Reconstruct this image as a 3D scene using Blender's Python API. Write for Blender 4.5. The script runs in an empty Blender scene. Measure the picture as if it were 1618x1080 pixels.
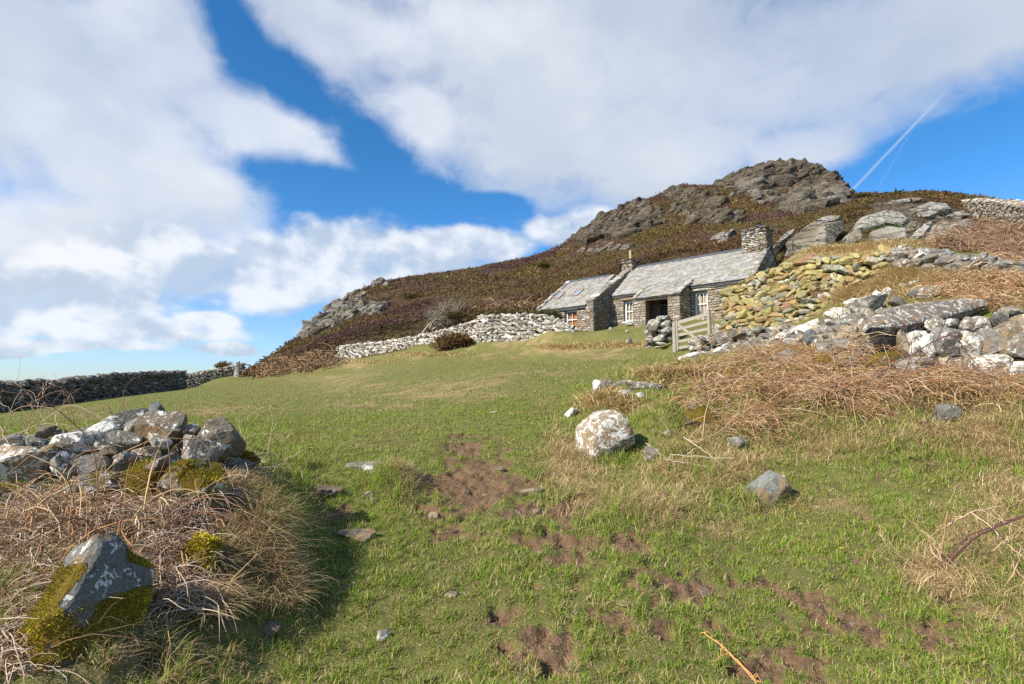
import bpy, bmesh, math, random
import numpy as np
from mathutils import Vector, Matrix

rng = np.random.default_rng(11)
random.seed(11)
scene = bpy.context.scene
COL = scene.collection
F = 850.0; CX = 809.0; CY = 540.0; PIT = math.atan(67 / 850.0); CZ = 1.65
CP, SP = math.cos(PIT), math.sin(PIT)
SUN_AZ = math.radians(-123); SUN_EL = math.radians(37)

# ---------- survey helpers: a sight line of the surveyed view and a distance give a place in the world ----------
def ray(px, py):
    u = (px - CX) / F; v = (CY - py) / F
    return u, CP - v * SP, SP + v * CP

def P(px, py, d):
    u, Y, Z = ray(px, py)
    return np.array([u / Y * d, d, CZ + Z / Y * d])

def proj(x, y, z):
    zz = z - CZ
    dc = y * CP + zz * SP; uc = -y * SP + zz * CP
    dc = np.where(dc < 0.05, 0.05, dc)
    return CX + F * x / dc, CY - F * uc / dc

# ---------- noise ----------
_prm = np.random.default_rng(5).permutation(256); _prm = np.concatenate([_prm, _prm, _prm])
_g = np.random.default_rng(6).normal(size=(256, 3)); _g /= np.linalg.norm(_g, axis=1)[:, None]
def pn(x, y, z=0.0):
    x, y, z = np.broadcast_arrays(np.asarray(x, float), np.asarray(y, float), np.asarray(z, float))
    xi = np.floor(x).astype(int); yi = np.floor(y).astype(int); zi = np.floor(z).astype(int)
    xf = x - xi; yf = y - yi; zf = z - zi
    f = lambda t: t * t * t * (t * (t * 6 - 15) + 10)
    u, v, w = f(xf), f(yf), f(zf)
    def g(i, j, k):
        h = _prm[_prm[_prm[(xi + i) & 255] + ((yi + j) & 255)] + ((zi + k) & 255)]
        gg = _g[h]
        return gg[..., 0] * (xf - i) + gg[..., 1] * (yf - j) + gg[..., 2] * (zf - k)
    a = g(0,0,0)*(1-u)+g(1,0,0)*u; b = g(0,1,0)*(1-u)+g(1,1,0)*u
    c = g(0,0,1)*(1-u)+g(1,0,1)*u; d = g(0,1,1)*(1-u)+g(1,1,1)*u
    return ((a*(1-v)+b*v)*(1-w)+(c*(1-v)+d*v)*w) * 1.6
def fbm(x, y, z=0.0, o=4, s=1.0):
    x = np.asarray(x, float) * s; y = np.asarray(y, float) * s; z = np.asarray(z, float) * s
    r = 0; a = 1.0; t = 0
    for i in range(o):
        r = r + a * pn(x + 17.3 * i, y - 9.1 * i, z + 5.7 * i); t += a
        a *= 0.5; x = x * 2.03; y = y * 2.03; z = z * 2.03
    return r / t * 1.5
def sstep(a, b, x):
    t = np.clip((x - a) / (b - a), 0, 1); return t * t * (3 - 2 * t)

# ---------- mesh helpers ----------
def mesh_obj(name, verts, faces, mat, parent=None, col=None, aux=None, smooth=False, n=None):
    """faces: int array (m,3) or (m,4), or a list of such arrays"""
    if not isinstance(faces, (list, tuple)) or np.ndim(faces[0]) == 1: faces = [faces]
    faces = [np.asarray(f, np.int32) for f in faces if len(f)]
    me = bpy.data.meshes.new(name)
    verts = np.asarray(verts, np.float32)
    me.vertices.add(len(verts)); me.vertices.foreach_set('co', verts.ravel())
    loops = np.concatenate([f.ravel() for f in faces]); me.loops.add(len(loops))
    me.loops.foreach_set('vertex_index', loops)
    tot = np.concatenate([np.full(len(f), f.shape[1], np.int32) for f in faces])
    st = np.concatenate([[0], np.cumsum(tot)[:-1]]).astype(np.int32)
    me.polygons.add(len(tot)); me.polygons.foreach_set('loop_start', st)
    try: me.polygons.foreach_set('loop_total', tot)
    except Exception: pass
    me.polygons.foreach_set('use_smooth', np.full(len(tot), bool(smooth)))
    me.update(calc_edges=True)
    for nm, arr in (('col', col), ('aux', aux)):
        if arr is not None:
            arr = np.asarray(arr, np.float32)
            if arr.ndim == 1: arr = np.tile(arr, (len(verts), 1))
            if arr.shape[1] == 3: arr = np.concatenate([arr, np.ones((len(arr), 1), np.float32)], 1)
            at = me.color_attributes.new(nm, 'FLOAT_COLOR', 'POINT'); at.data.foreach_set('color', arr.ravel())
    me.materials.append(mat)
    o = bpy.data.objects.new(name, me); COL.objects.link(o)
    if parent is not None: o.parent = parent
    return o

def tag(o, label=None, cat=None, group=None, kind=None):
    if label: o['label'] = label
    if cat: o['category'] = cat
    if group: o['group'] = group
    if kind: o['kind'] = kind
    return o

def recenter(o):
    """put the object's origin at the base of its mesh"""
    me = o.data; n = len(me.vertices); a = np.empty(n * 3, np.float32); me.vertices.foreach_get('co', a); a = a.reshape(-1, 3)
    c = np.array([a[:, 0].mean(), a[:, 1].mean(), a[:, 2].min()], np.float32)
    me.vertices.foreach_set('co', (a - c).ravel()); o.location = [float(v) for v in c]; me.update()
    return o

class MB:
    """collects shapes into one mesh"""
    def __init__(s): s.v = []; s.q = []; s.t = []; s.c = []; s.a = []; s.n = 0
    def add(s, v, f, col=(1,1,1), aux=(0,0,0)):
        v = np.asarray(v, float); f = np.asarray(f, int)
        (s.q if f.shape[1] == 4 else s.t).append(f + s.n)
        s.v.append(v)
        c = np.asarray(col, float); s.c.append(np.tile(c, (len(v), 1)) if c.ndim == 1 else c)
        a = np.asarray(aux, float); s.a.append(np.tile(a, (len(v), 1)) if a.ndim == 1 else a)
        s.n += len(v)
    def box(s, o, ax, ay, az, col=(1,1,1), aux=(0,0,0)):
        """corner o and three edge vectors"""
        o, ax, ay, az = [np.asarray(t, float) for t in (o, ax, ay, az)]
        v = [o, o+ax, o+ax+ay, o+ay, o+az, o+ax+az, o+ax+ay+az, o+ay+az]
        f = [[0,3,2,1],[4,5,6,7],[0,1,5,4],[1,2,6,5],[2,3,7,6],[3,0,4,7]]
        if np.dot(np.cross(ax, ay), az) < 0: f = [r[::-1] for r in f]
        s.add(v, f, col, aux)
    def bar(s, p, q, w, h, up=(0,0,1), col=(1,1,1)):
        p = np.asarray(p, float); q = np.asarray(q, float); d = q - p; d /= np.linalg.norm(d)
        up = np.asarray(up, float); x = np.cross(d, up); x /= np.linalg.norm(x); y = np.cross(x, d)
        s.box(p - x*w/2 - y*h/2, x*w, y*h, q - p, col)
    def quad(s, a, b, c, d, col=(1,1,1)): s.add([a, b, c, d], [[0,1,2,3]], col)
    def cyl(s, p, q, r0, r1, n=12, col=(1,1,1)):
        p = np.asarray(p, float); q = np.asarray(q, float); d = q - p; d /= np.linalg.norm(d)
        t = np.array([1.0,0,0]) if abs(d[0]) < .9 else np.array([0,1.0,0])
        x = np.cross(d, t); x /= np.linalg.norm(x); y = np.cross(d, x)
        an = np.arange(n) * 2 * math.pi / n
        ring = lambda c, r: c + r * (np.cos(an)[:, None] * x + np.sin(an)[:, None] * y)
        v = np.concatenate([ring(p, r0), ring(q, r1), [p], [q]])
        i = np.arange(n); j = (i + 1) % n
        s.add(v[:2*n], np.stack([i, j, j + n, i + n], 1)[:, ::1], col)
        s.add(np.concatenate([ring(q, r1), [q]]), np.stack([i, j, np.full(n, n)], 1), col)
    def build(s, name, mat, parent=None, smooth=False):
        f = []
        if s.q: f.append(np.concatenate(s.q))
        if s.t: f.append(np.concatenate(s.t))
        return mesh_obj(name, np.concatenate(s.v), f, mat, parent, np.concatenate(s.c), np.concatenate(s.a), smooth)

def tubes(paths, radii, sides=3, cols=None):
    """paths (n,k,3), radii (n,k) -> verts, quads, cols"""
    n, k, _ = paths.shape
    d = np.gradient(paths, axis=1); d /= np.linalg.norm(d, axis=2)[..., None] + 1e-9
    ref = np.where(np.abs(d[..., 2:3]) > .9, np.array([1.0,0,0]), np.array([0,0,1.0]))
    x = np.cross(d, ref); x /= np.linalg.norm(x, axis=2)[..., None] + 1e-9
    y = np.cross(d, x)
    an = np.arange(sides) * 2 * math.pi / sides
    v = paths[:, :, None, :] + radii[:, :, None, None] * (np.cos(an)[None, None, :, None] * x[:, :, None] + np.sin(an)[None, None, :, None] * y[:, :, None])
    idx = np.arange(n * k * sides).reshape(n, k, sides)
    a = idx[:, :-1]; b = idx[:, 1:]
    q = np.stack([a, np.roll(a, -1, 2), np.roll(b, -1, 2), b], -1).reshape(-1, 4)
    c = None if cols is None else np.repeat(cols, k * sides, 0)
    return v.reshape(-1, 3), q, c

# ---------- node helpers ----------
def new_mat(name):
    m = bpy.data.materials.new(name); m.use_nodes = True
    nt = m.node_tree; nt.nodes.clear(); return m, nt
class NB:
    def __init__(s, nt): s.nt = nt
    def n(s, t, **kw):
        nd = s.nt.nodes.new(t)
        for k, v in kw.items(): setattr(nd, k, v)
        return nd
    def set(s, nd, i, v):
        if v is None: return
        if isinstance(v, bpy.types.NodeSocket): s.nt.links.new(v, nd.inputs[i])
        else:
            sk = nd.inputs[i]
            if hasattr(sk, 'default_value'):
                try: sk.default_value = v
                except Exception:
                    if isinstance(v, (tuple, list)) and len(v) == 3: sk.default_value = (*v, 1)
                    else: sk.default_value = (v, v, v)
    def math(s, op, a, b=None, c=None, clamp=False):
        nd = s.n('ShaderNodeMath', operation=op, use_clamp=clamp)
        for i, v in enumerate((a, b, c)): s.set(nd, i, v)
        return nd.outputs[0]
    def mr(s, v, a, b, c=0.0, d=1.0, smooth=True):
        nd = s.n('ShaderNodeMapRange', interpolation_type='SMOOTHSTEP' if smooth else 'LINEAR')
        for i, x in enumerate((v, a, b, c, d)): s.set(nd, i, x)
        return nd.outputs[0]
    def mix(s, f, a, b, blend='MIX'):
        nd = s.n('ShaderNodeMix', data_type='RGBA', blend_type=blend)
        s.set(nd, 0, f); s.set(nd, 6, a); s.set(nd, 7, b)
        return nd.outputs[2]
    def noise(s, vec, scale, detail=4, rough=.55, dist=0.0, out=0):
        nd = s.n('ShaderNodeTexNoise'); s.set(nd, 'Vector', vec); nd.inputs['Scale'].default_value = scale
        nd.inputs['Detail'].default_value = detail; nd.inputs['Roughness'].default_value = rough; nd.inputs['Distortion'].default_value = dist
        return nd.outputs[out]
    def voro(s, vec, scale, feature='F1', out='Distance', rand=1.0):
        nd = s.n('ShaderNodeTexVoronoi', feature=feature); s.set(nd, 'Vector', vec); nd.inputs['Scale'].default_value = scale
        nd.inputs['Randomness'].default_value = rand
        return nd.outputs[out]
    def ramp(s, f, stops):
        nd = s.n('ShaderNodeValToRGB'); s.set(nd, 0, f); e = nd.color_ramp.elements
        while len(e) < len(stops): e.new(.5)
        for el, (p, c) in zip(e, stops): el.position = p; el.color = (*c, 1)
        return nd.outputs[0]
    def attr(s, name):
        return s.n('ShaderNodeAttribute', attribute_name=name)
    def sep(s, c):
        nd = s.n('ShaderNodeSeparateColor'); s.set(nd, 0, c); return nd.outputs
    def bump(s, h, strength=.5, dist=.05, normal=None):
        nd = s.n('ShaderNodeBump'); nd.inputs['Strength'].default_value = strength; nd.inputs['Distance'].default_value = dist
        s.set(nd, 'Height', h); s.set(nd, 'Normal', normal); return nd.outputs[0]
    def out(s, col, rough=.9, normal=None, spec=.3, **kw):
        b = s.n('ShaderNodeBsdfPrincipled'); s.set(b, 'Base Color', col); s.set(b, 'Roughness', rough); s.set(b, 'Normal', normal)
        b.inputs['Specular IOR Level'].default_value = spec
        for k, v in kw.items(): s.set(b, k, v)
        o = s.n('ShaderNodeOutputMaterial'); s.nt.links.new(b.outputs[0], o.inputs[0]); return b

# ---------- camera ----------
cd = bpy.data.cameras.new('camera'); cam = bpy.data.objects.new('camera', cd); COL.objects.link(cam)
cam.location = (0, 0, CZ); cam.rotation_euler = (math.pi / 2 + PIT, 0, 0)
cd.sensor_fit = 'HORIZONTAL'; cd.sensor_width = 36; cd.lens = 36 * F / 1618.0
cd.clip_start = .05; cd.clip_end = 200000
scene.camera = cam
scene.render.resolution_x = 1024; scene.render.resolution_y = 684
scene.view_settings.view_transform = 'Standard'; scene.view_settings.look = 'None'
scene.view_settings.exposure = 0.72; scene.view_settings.gamma = 1
scene.render.engine = 'CYCLES'
cy = scene.cycles; cy.max_bounces = 4; cy.diffuse_bounces = 2; cy.glossy_bounces = 2; cy.transmission_bounces = 3; cy.transparent_max_bounces = 6
cy.use_denoising = False
SKY_LOW = (.62, .80, 1.15, 1); SKY_HIGH = (.50, .85, .98, 1)
CLOUD_HIGH = [(60, 120, 330, 260, 0), (190, 250, 260, 190, -20), (70, 380, 280, 110, 0), (400, 190, 190, 90, -18), (310, 290, 120, 60, -35), (230, 60, 170, 150, 0),
              (900, 70, 480, 200, 0), (1250, 90, 430, 180, -8), (860, 200, 300, 150, -20), (1040, 240, 210, 110, 0), (660, 190, 100, 80, 0), (560, 40, 200, 80, 0), (1560, 40, 230, 110, 0),
              (1260, 230, 160, 60, 0)]
CLOUD_LOW = [(560, 405, 150, 62, 0), (620, 430, 190, 55, 0), (750, 395, 110, 42, 0), (430, 425, 130, 70, 0), (260, 425, 220, 80, 0), (60, 470, 260, 70, 0), (900, 365, 70, 40, 0), 
             (190, 520, 230, 24, 0), (110, 545, 200, 16, 0), (345, 505, 55, 20, 0), (355, 553, 60, 13, 0), (60, 560, 50, 8, 0), (520, 520, 60, 20, 0)]
CLOUD_CUT = [(370, 60, 80, 120, 25), (480, 130, 110, 70, -35), (590, 230, 90, 70, 0), (540, 295, 220, 48, 0), (790, 320, 90, 30, 0), (1480, 260, 250, 70, 0)]
# ---------- sun and sky ----------
sd = bpy.data.lights.new('sun', 'SUN'); sd.energy = 4.7; sd.angle = math.radians(.53); sd.color = (1, .92, .79)
sun = bpy.data.objects.new('sun', sd); COL.objects.link(sun)
sv = Vector((math.sin(SUN_AZ) * math.cos(SUN_EL), math.cos(SUN_AZ) * math.cos(SUN_EL), math.sin(SUN_EL)))
sun.rotation_euler = sv.to_track_quat('Z', 'Y').to_euler(); sun.location = (-30, -8, 40)
world = bpy.data.worlds.new('World'); scene.world = world; world.use_nodes = True
nt = world.node_tree; nt.nodes.clear(); B = NB(nt)
sky = B.n('ShaderNodeTexSky', sky_type='NISHITA'); sky.sun_disc = False
sky.sun_elevation = SUN_EL; sky.sun_rotation = SUN_AZ; sky.air_density = 1.0; sky.dust_density = .2; sky.ozone_density = 3.0
hs = B.n('ShaderNodeHueSaturation'); hs.inputs['Saturation'].default_value = 1.22; hs.inputs['Value'].default_value = 1.32
nt.links.new(sky.outputs[0], hs.inputs['Color'])
tc = B.n('ShaderNodeTexCoord'); sp = B.n('ShaderNodeSeparateXYZ'); nt.links.new(tc.outputs['Generated'], sp.inputs[0])
dx, dy, dz = sp.outputs
az = B.math('ARCTAN2', dx, dy); el = B.math('ARCSINE', dz)
# warped azimuth / elevation so that cloud edges billow
cmb = B.n('ShaderNodeCombineXYZ'); B.set(cmb, 0, az); B.set(cmb, 1, B.math('MULTIPLY', el, 1.35))
base = cmb.outputs[0]
w1 = B.noise(base, 3.2, 3, .5, out=1)
wv = B.n('ShaderNodeVectorMath', operation='MULTIPLY_ADD'); B.set(wv, 0, w1); wv.inputs[1].default_value = (.16, .13, 0)
wv.inputs[2].default_value = (0, 0, 0)
off = B.n('ShaderNodeVectorMath', operation='ADD'); nt.links.new(wv.outputs[0], off.inputs[0]); nt.links.new(base, off.inputs[1])
off2 = B.n('ShaderNodeVectorMath', operation='SUBTRACT'); nt.links.new(off.outputs[0], off2.inputs[0]); off2.inputs[1].default_value = (.08, .065, 0)
vec = off2.outputs[0]
def azel(px, py):
    u, Y, Z = ray(px, py); L = math.sqrt(u*u + Y*Y + Z*Z)
    return math.atan2(u, Y), math.asin(Z / L) * 1.35
def blob(px, py, rx, ry, rot=0):
    a0, e0 = azel(px, py); a1, e1 = azel(px + 40, py); a2, e2 = azel(px, py - 40)
    mp = B.n('ShaderNodeMapping', vector_type='TEXTURE'); nt.links.new(vec, mp.inputs[0])
    sx = math.hypot(a1 - a0, e1 - e0) / 40; sy = math.hypot(a2 - a0, e2 - e0) / 40
    mp.inputs[1].default_value = (a0, e0, 0); mp.inputs[2].default_value = (0, 0, math.radians(rot)); mp.inputs[3].default_value = (rx * sx, ry * sy, 1)
    L = B.n('ShaderNodeVectorMath', operation='LENGTH'); nt.links.new(mp.outputs[0], L.inputs[0])
    return B.math('SUBTRACT', 1.0, L.outputs['Value'])
def union(lst):
    c = blob(*lst[0])
    for b in lst[1:]: c = B.math('SMOOTH_MAX', c, blob(*b), .25)
    return c
high = union(CLOUD_HIGH); low = union(CLOUD_LOW); cut = union(CLOUD_CUT)
n1 = B.noise(base, 5.0, 7, .55, .2); n2 = B.noise(base, 13.0, 6, .62, .6)
nlow = B.noise(base, 7.5, 6, .5, .1)
nn = B.math('ADD', B.math('MULTIPLY', B.math('SUBTRACT', n1, .5), 1.5), B.math('MULTIPLY', B.math('SUBTRACT', n2, .5), .95))
cut_ = B.math('MULTIPLY', B.math('MAXIMUM', cut, 0.0), 1.2)
dh = B.math('SUBTRACT', B.math('ADD', B.math('MINIMUM', B.math('MULTIPLY', high, 1.5), 1.05), nn), cut_)
# other parts of the sky carry scattered clouds too
away = B.mr(dy, .25, .0); rest = B.math('MULTIPLY', away, B.mr(B.noise(tc.outputs['Generated'], 3.0, 6, .55), .47, .62))
mh = B.math('MULTIPLY', B.mr(dh, -.32, .95), B.mr(B.noise(base, 2.2, 3, .5), .3, .6, .72, 1.0))
mh = B.math('MAXIMUM', mh, B.math('MULTIPLY', rest, B.mr(dz, .0, .15)))
dl = B.math('ADD', B.math('MINIMUM', low, .5), B.math('MULTIPLY', B.math('SUBTRACT', nlow, .5), 1.9))
ml = B.mr(dl, -.06, .40)
# faint veil near the horizon, contrail
veil = B.math('MULTIPLY', B.mr(dz, .32, .0), .16)
def trail(p, q, width, amt):
    pv = [Vector(ray(*p)).normalized(), Vector(ray(*q)).normalized()]
    nrm = pv[0].cross(pv[1]).normalized(); mid = (pv[0] + pv[1]).normalized(); half = pv[0].dot(mid)
    d = B.n('ShaderNodeVectorMath', operation='DOT_PRODUCT'); nt.links.new(tc.outputs['Generated'], d.inputs[0]); d.inputs[1].default_value = nrm
    e = B.n('ShaderNodeVectorMath', operation='DOT_PRODUCT'); nt.links.new(tc.outputs['Generated'], e.inputs[0]); e.inputs[1].default_value = mid
    a = B.mr(B.math('ABSOLUTE', d.outputs['Value']), width * .25, width, 1, 0)
    return B.math('MULTIPLY', B.math('MULTIPLY', a, B.mr(e.outputs['Value'], half - .004, half + .003)), amt)
tr = B.math('MAXIMUM', trail((1318, 330), (1472, 168), .0030, .34), trail((1385, 300), (1450, 190), .0022, .08))
# cloud light: white thin edges, greyer thick middles
thick = B.mr(B.math('ADD', dh, B.math('MULTIPLY', B.math('SUBTRACT', n1, .5), -1.0)), .15, .62)
shade = B.noise(base, 2.6, 4, .5)
hc = B.mix(B.math('MULTIPLY', thick, B.mr(shade, .36, .60, .1, 1.0)), (7.2, 7.4, 7.8, 1), (5.0, 5.5, 6.3, 1))
side = B.mr(az, -.3, .25)
hc = B.mix(side, hc, B.mix(.5, hc, (4.5, 5.0, 5.8, 1)))
up = B.n('ShaderNodeVectorMath', operation='ADD'); nt.links.new(base, up.inputs[0]); up.inputs[1].default_value = (-.02, .035, 0)
nl2 = B.noise(up.outputs[0], 7.5, 6, .5, .1)
lit = B.mr(B.math('SUBTRACT', nlow, nl2), -.08, .12)
lc = B.mix(lit, (4.2, 5.0, 6.1, 1), (7.2, 7.4, 7.8, 1))
c = hs.outputs[0]
elr = B.mr(dz, .0, .42)
c = B.mix(1.0, c, B.mix(elr, SKY_LOW, SKY_HIGH), 'MULTIPLY')
c = B.mix(veil, c, (4.6, 5.4, 6.2, 1))
c = B.mix(B.math('MULTIPLY', mh, .96), c, hc)
c = B.mix(B.math('MULTIPLY', ml, .9), c, lc)
c = B.mix(tr, c, (5.6, 6.1, 6.8, 1))
bg = B.n('ShaderNodeBackground'); B.set(bg, 0, c); bg.inputs[1].default_value = .080
wo = B.n('ShaderNodeOutputWorld'); nt.links.new(bg.outputs[0], wo.inputs[0])
world.cycles.sampling_method = 'MANUAL'; world.cycles.sample_map_resolution = 512
# ---------- terrain ----------
CTRL = []
def cp(px, py, d): CTRL.append((px, py, d))
# path through the gateway
for a in [(809,1080,2.55),(650,1080,2.55),(1000,1080,2.55),(809,900,3.64),(600,900,3.64),(1000,900,3.7),(560,800,4.8),(809,800,4.8),(700,750,5.8),(809,730,6.3),(560,740,5.9),
          (600,700,7.3),(809,690,7.7),(480,700,7.6),(540,830,4.35),(540,930,3.45),(420,1080,2.5),
          # bank under the ruined wall on the left
          (60,1080,2.05),(250,1080,2.25),(0,950,2.5),(200,950,2.55),(420,950,3.0),(0,800,3.4),(200,790,3.5),(330,800,3.45),(430,800,3.8),(445,870,3.4),(0,730,3.95),(200,720,4.05),(350,735,4.05),(425,750,4.4),(505,860,3.95),(500,775,5.0),(505,950,3.3),
          # left field
          (0,690,8),(200,672,9.5),(440,680,9),(400,640,16),(200,650,15),(0,665,15),(0,652,24),(100,639,30),(200,626,38),(300,613,50),(400,598,55),
          (600,650,11.5),(600,600,24),(500,620,22),(500,590,40),(600,567,39),(809,650,9.8),(809,607,14),(809,575,21),(700,600,20),(700,559,34),(750,557,33),(840,556,31),(900,553,29),(540,575,42),
          (960,552,27),(1040,553,24),(950,600,14),(900,650,10),(850,690,7.6),(1000,570,19),(1070,556,22),(1120,545,21),
          # the grass bank below the cottage, and its yard
          (900,524,31.5),(960,521,30.5),(1030,519,29),(870,520,33),(850,512,37),(880,524,34),(930,524,34),(1070,535,25),(1100,530,25),(1140,524,24),(1000,520,33),(960,524,34),(1100,512,31),(1190,500,29),
          # mound of the old wall on the right
          (950,728,6.6),(1000,740,6.3),(905,665,9.2),(945,618,10.6),(1000,628,9.2),(1060,640,8.2),(1040,600,11),(1090,575,13.5),(1130,560,15),(1100,620,9.5),(1180,600,9.7),
          (1150,546,15.5),(1240,545,11.5),(1300,548,9.8),(1060,700,6.9),(1150,680,7.1),(1215,700,6.8),(1215,790,5.4),(1100,800,5.0),(1000,820,4.6),(1330,640,7.6),(1450,640,7.3),(1560,650,7.0),
          (1618,640,7.0),(1450,700,6.3),(1618,740,5.5),(1450,800,4.9),(1618,900,3.8),(1618,1080,2.6),(1300,900,3.85),(1300,1080,2.6),(1200,1080,2.57),
          # behind the front wall on the right
          (1330,520,9.6),(1450,515,9.4),(1560,510,9.2),(1618,505,9.2),(1260,520,14.5),(1200,526,18),(1300,502,15.5),(1360,478,14.5),(1440,440,14.5),(1440,405,16.5),(1400,410,16.8),(1330,450,16.6),(1560,440,12),(1618,450,11.5),
          (1500,420,15),(1600,420,14),
          # foot of the yellow wall and the terrace behind it
          (1150,523,21.5),(1220,515,20),(1300,490,18),(1360,455,17),(1170,462,24),(1250,425,22),(1300,407,22),(1390,388,20),(1460,388,19),(1240,418,28),(1290,405,32),(1350,385,33),
          (1420,370,34),(1500,385,26),(1560,385,26),(1618,400,20),(1618,362,30),(1560,345,44),(1300,370,40),(1360,335,44),(1450,320,52),(1400,309,62),(1500,309,62),(1560,320,60),(1618,330,55),
          # behind the cottage
          (1100,470,37),(1150,440,40),(1200,420,40),(950,480,44),(880,490,45),(1000,450,48),(1100,405,54),(1170,380,60),(990,415,64),(1240,385,55),(1260,350,74),
          # hill
          (380,592,58),(430,575,66),(540,552,48),(600,545,47),(560,515,72),(640,535,47),(700,520,47),(750,505,42),(800,500,41),(700,480,80),(640,500,75),(860,470,62),(800,460,80),(860,430,115),(780,440,130),
          (430,566,84),(455,548,96),(480,533,108),(505,505,122),(560,467,136),(600,452,145),(640,444,150),(700,433,160),(780,418,172),(860,403,182),(900,390,184),(930,360,182),(985,330,180),(1040,310,182),(1085,294,184),
          (1130,294,184),(1170,275,184),(1230,262,182),(1290,268,176),(1325,290,166),(1345,306,140),(1380,307,100),
          (990,390,100),(930,410,100),(1060,350,120),(1150,330,120),(1230,320,125),(1300,320,110),(1280,300,140),(1330,325,80),(1370,320,75),
          (350,590,62),(330,600,62),
          ]: cp(*a)
# beyond the skylines the land falls away
for a in [(0,690,60),(150,665,62),(280,650,66),(0,760,160),(200,750,160),(330,700,120),(400,640,140),(460,610,180),(560,560,240),(700,520,270),(860,490,300),(985,430,290),(1130,390,290),(1230,370,290),(1325,390,260),
          (1400,390,160),(1500,390,160),(1618,400,150),(0,745,600),(400,745,600),(809,730,620),(1230,720,620),(1618,720,600)]: cp(*a)
for px, f in ((-500, 0), (2120, 0)):
    src = [c for c in CTRL if (c[0] <= 30 if px < 0 else c[0] >= 1590)]
    for c in src: cp(px, 607 + (c[1] - 607) * .95, c[2])
_c = np.array([P(*c) for c in CTRL])
_cu = _c[:, 0] / _c[:, 1]; _cl = np.log(_c[:, 1]); _cr = (_c[:, 2] - CZ) / _c[:, 1]
_X = np.stack([_cu * 2.2, _cl], 1)
_ker = lambda d2: np.sqrt(d2 + .0025)
_d = _ker(((_X[:, None] - _X[None]) ** 2).sum(-1)); n_ = len(_X)
_A = np.zeros((n_ + 3, n_ + 3)); _A[:n_, :n_] = _d + np.eye(n_) * 2e-3 * -1; _A[:n_, n_] = 1; _A[:n_, n_ + 1:] = _X; _A[n_, :n_] = 1; _A[n_ + 1:, :n_] = _X.T
_w = np.linalg.solve(_A, np.concatenate([_cr, [0, 0, 0]]))
def h0(x, y):
    sh = np.broadcast(x, y).shape; x = np.broadcast_to(np.asarray(x, float), sh).ravel(); y = np.broadcast_to(np.asarray(y, float), sh).ravel()
    yy = np.maximum(y, 2.3); u = np.clip(x / yy, -1.6, 1.6); l = np.log(yy); out = np.empty(len(u))
    for s in range(0, len(u), 20000):
        q = np.stack([u[s:s+20000] * 2.2, l[s:s+20000]], 1)
        k = _ker((q ** 2).sum(1)[:, None] + (_X ** 2).sum(1)[None] - 2 * q @ _X.T + 1e-9)
        out[s:s+20000] = k @ _w[:n_] + _w[n_] + q @ _w[n_ + 1:]
    return (CZ + out * yy).reshape(sh)
def blobs(px, py, lst):
    r = np.zeros(np.shape(px))
    for (bx, by, rx, ry, a) in lst: r = np.maximum(r, a * np.exp(-(((px - bx) / rx) ** 2 + ((py - by) / ry) ** 2)))
    return r
MUD = [(775,770,95,42,1),(740,735,50,40,.95),(860,850,70,20,.8),(830,800,80,28,.9),(900,800,90,30,.85),(950,860,130,25,.75),(880,890,60,18,.5),(1040,915,90,22,.5),(1120,930,90,25,.7),(1300,985,150,55,.8),(1250,1045,130,45,.8),(1480,1010,90,40,.75),(1560,1060,80,30,.7),
       (1100,985,70,25,.45),(540,810,40,16,.8),(500,790,40,16,.7),(800,960,40,22,.55),(900,1000,80,20,.45),(620,880,50,20,.45),(700,840,60,16,.5),(580,960,50,15,.35),(780,730,40,22,.7),(1000,1060,60,20,.4),(860,930,60,16,.5)]
DRY = [(900,730,50,45,.9),(860,640,60,60,.45),(1020,800,120,40,.85),(1120,740,100,50,.8),(1150,830,120,30,.6),(1300,700,60,30,.6),(1560,700,90,60,.8),(1618,650,90,60,.8),(1550,860,110,60,.75),(1480,900,70,50,.6),
       (700,618,180,26,.75),(620,640,120,16,.6),(850,600,100,20,.4),(350,650,130,14,.5),(560,600,150,14,.45),(200,655,150,12,.5),(400,850,50,60,.95),(330,870,60,60,.8),(440,880,40,50,.7),(380,790,60,30,.8),(430,930,50,30,.6),
       (150,850,200,60,.7),(100,1000,150,80,.5),(650,760,30,25,.7),(1440,430,90,40,.9),(1330,460,50,30,.9),(1350,395,120,22,.95),(1300,800,90,22,.5),(1000,640,120,40,.7),(950,560,60,14,.5),(1600,980,80,30,.5),(640,950,60,20,.3),
       (820,540,120,30,.8),(1240,560,120,20,.6),(560,575,60,12,.7),(660,562,70,10,.6),(1000,548,70,14,.4)]
RUG = [(1080,640,110,70,1),(1200,640,120,60,1),(1330,640,110,50,.9),(1450,650,100,40,.6),(1040,700,50,40,.8),(1560,660,90,50,.6)]
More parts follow.
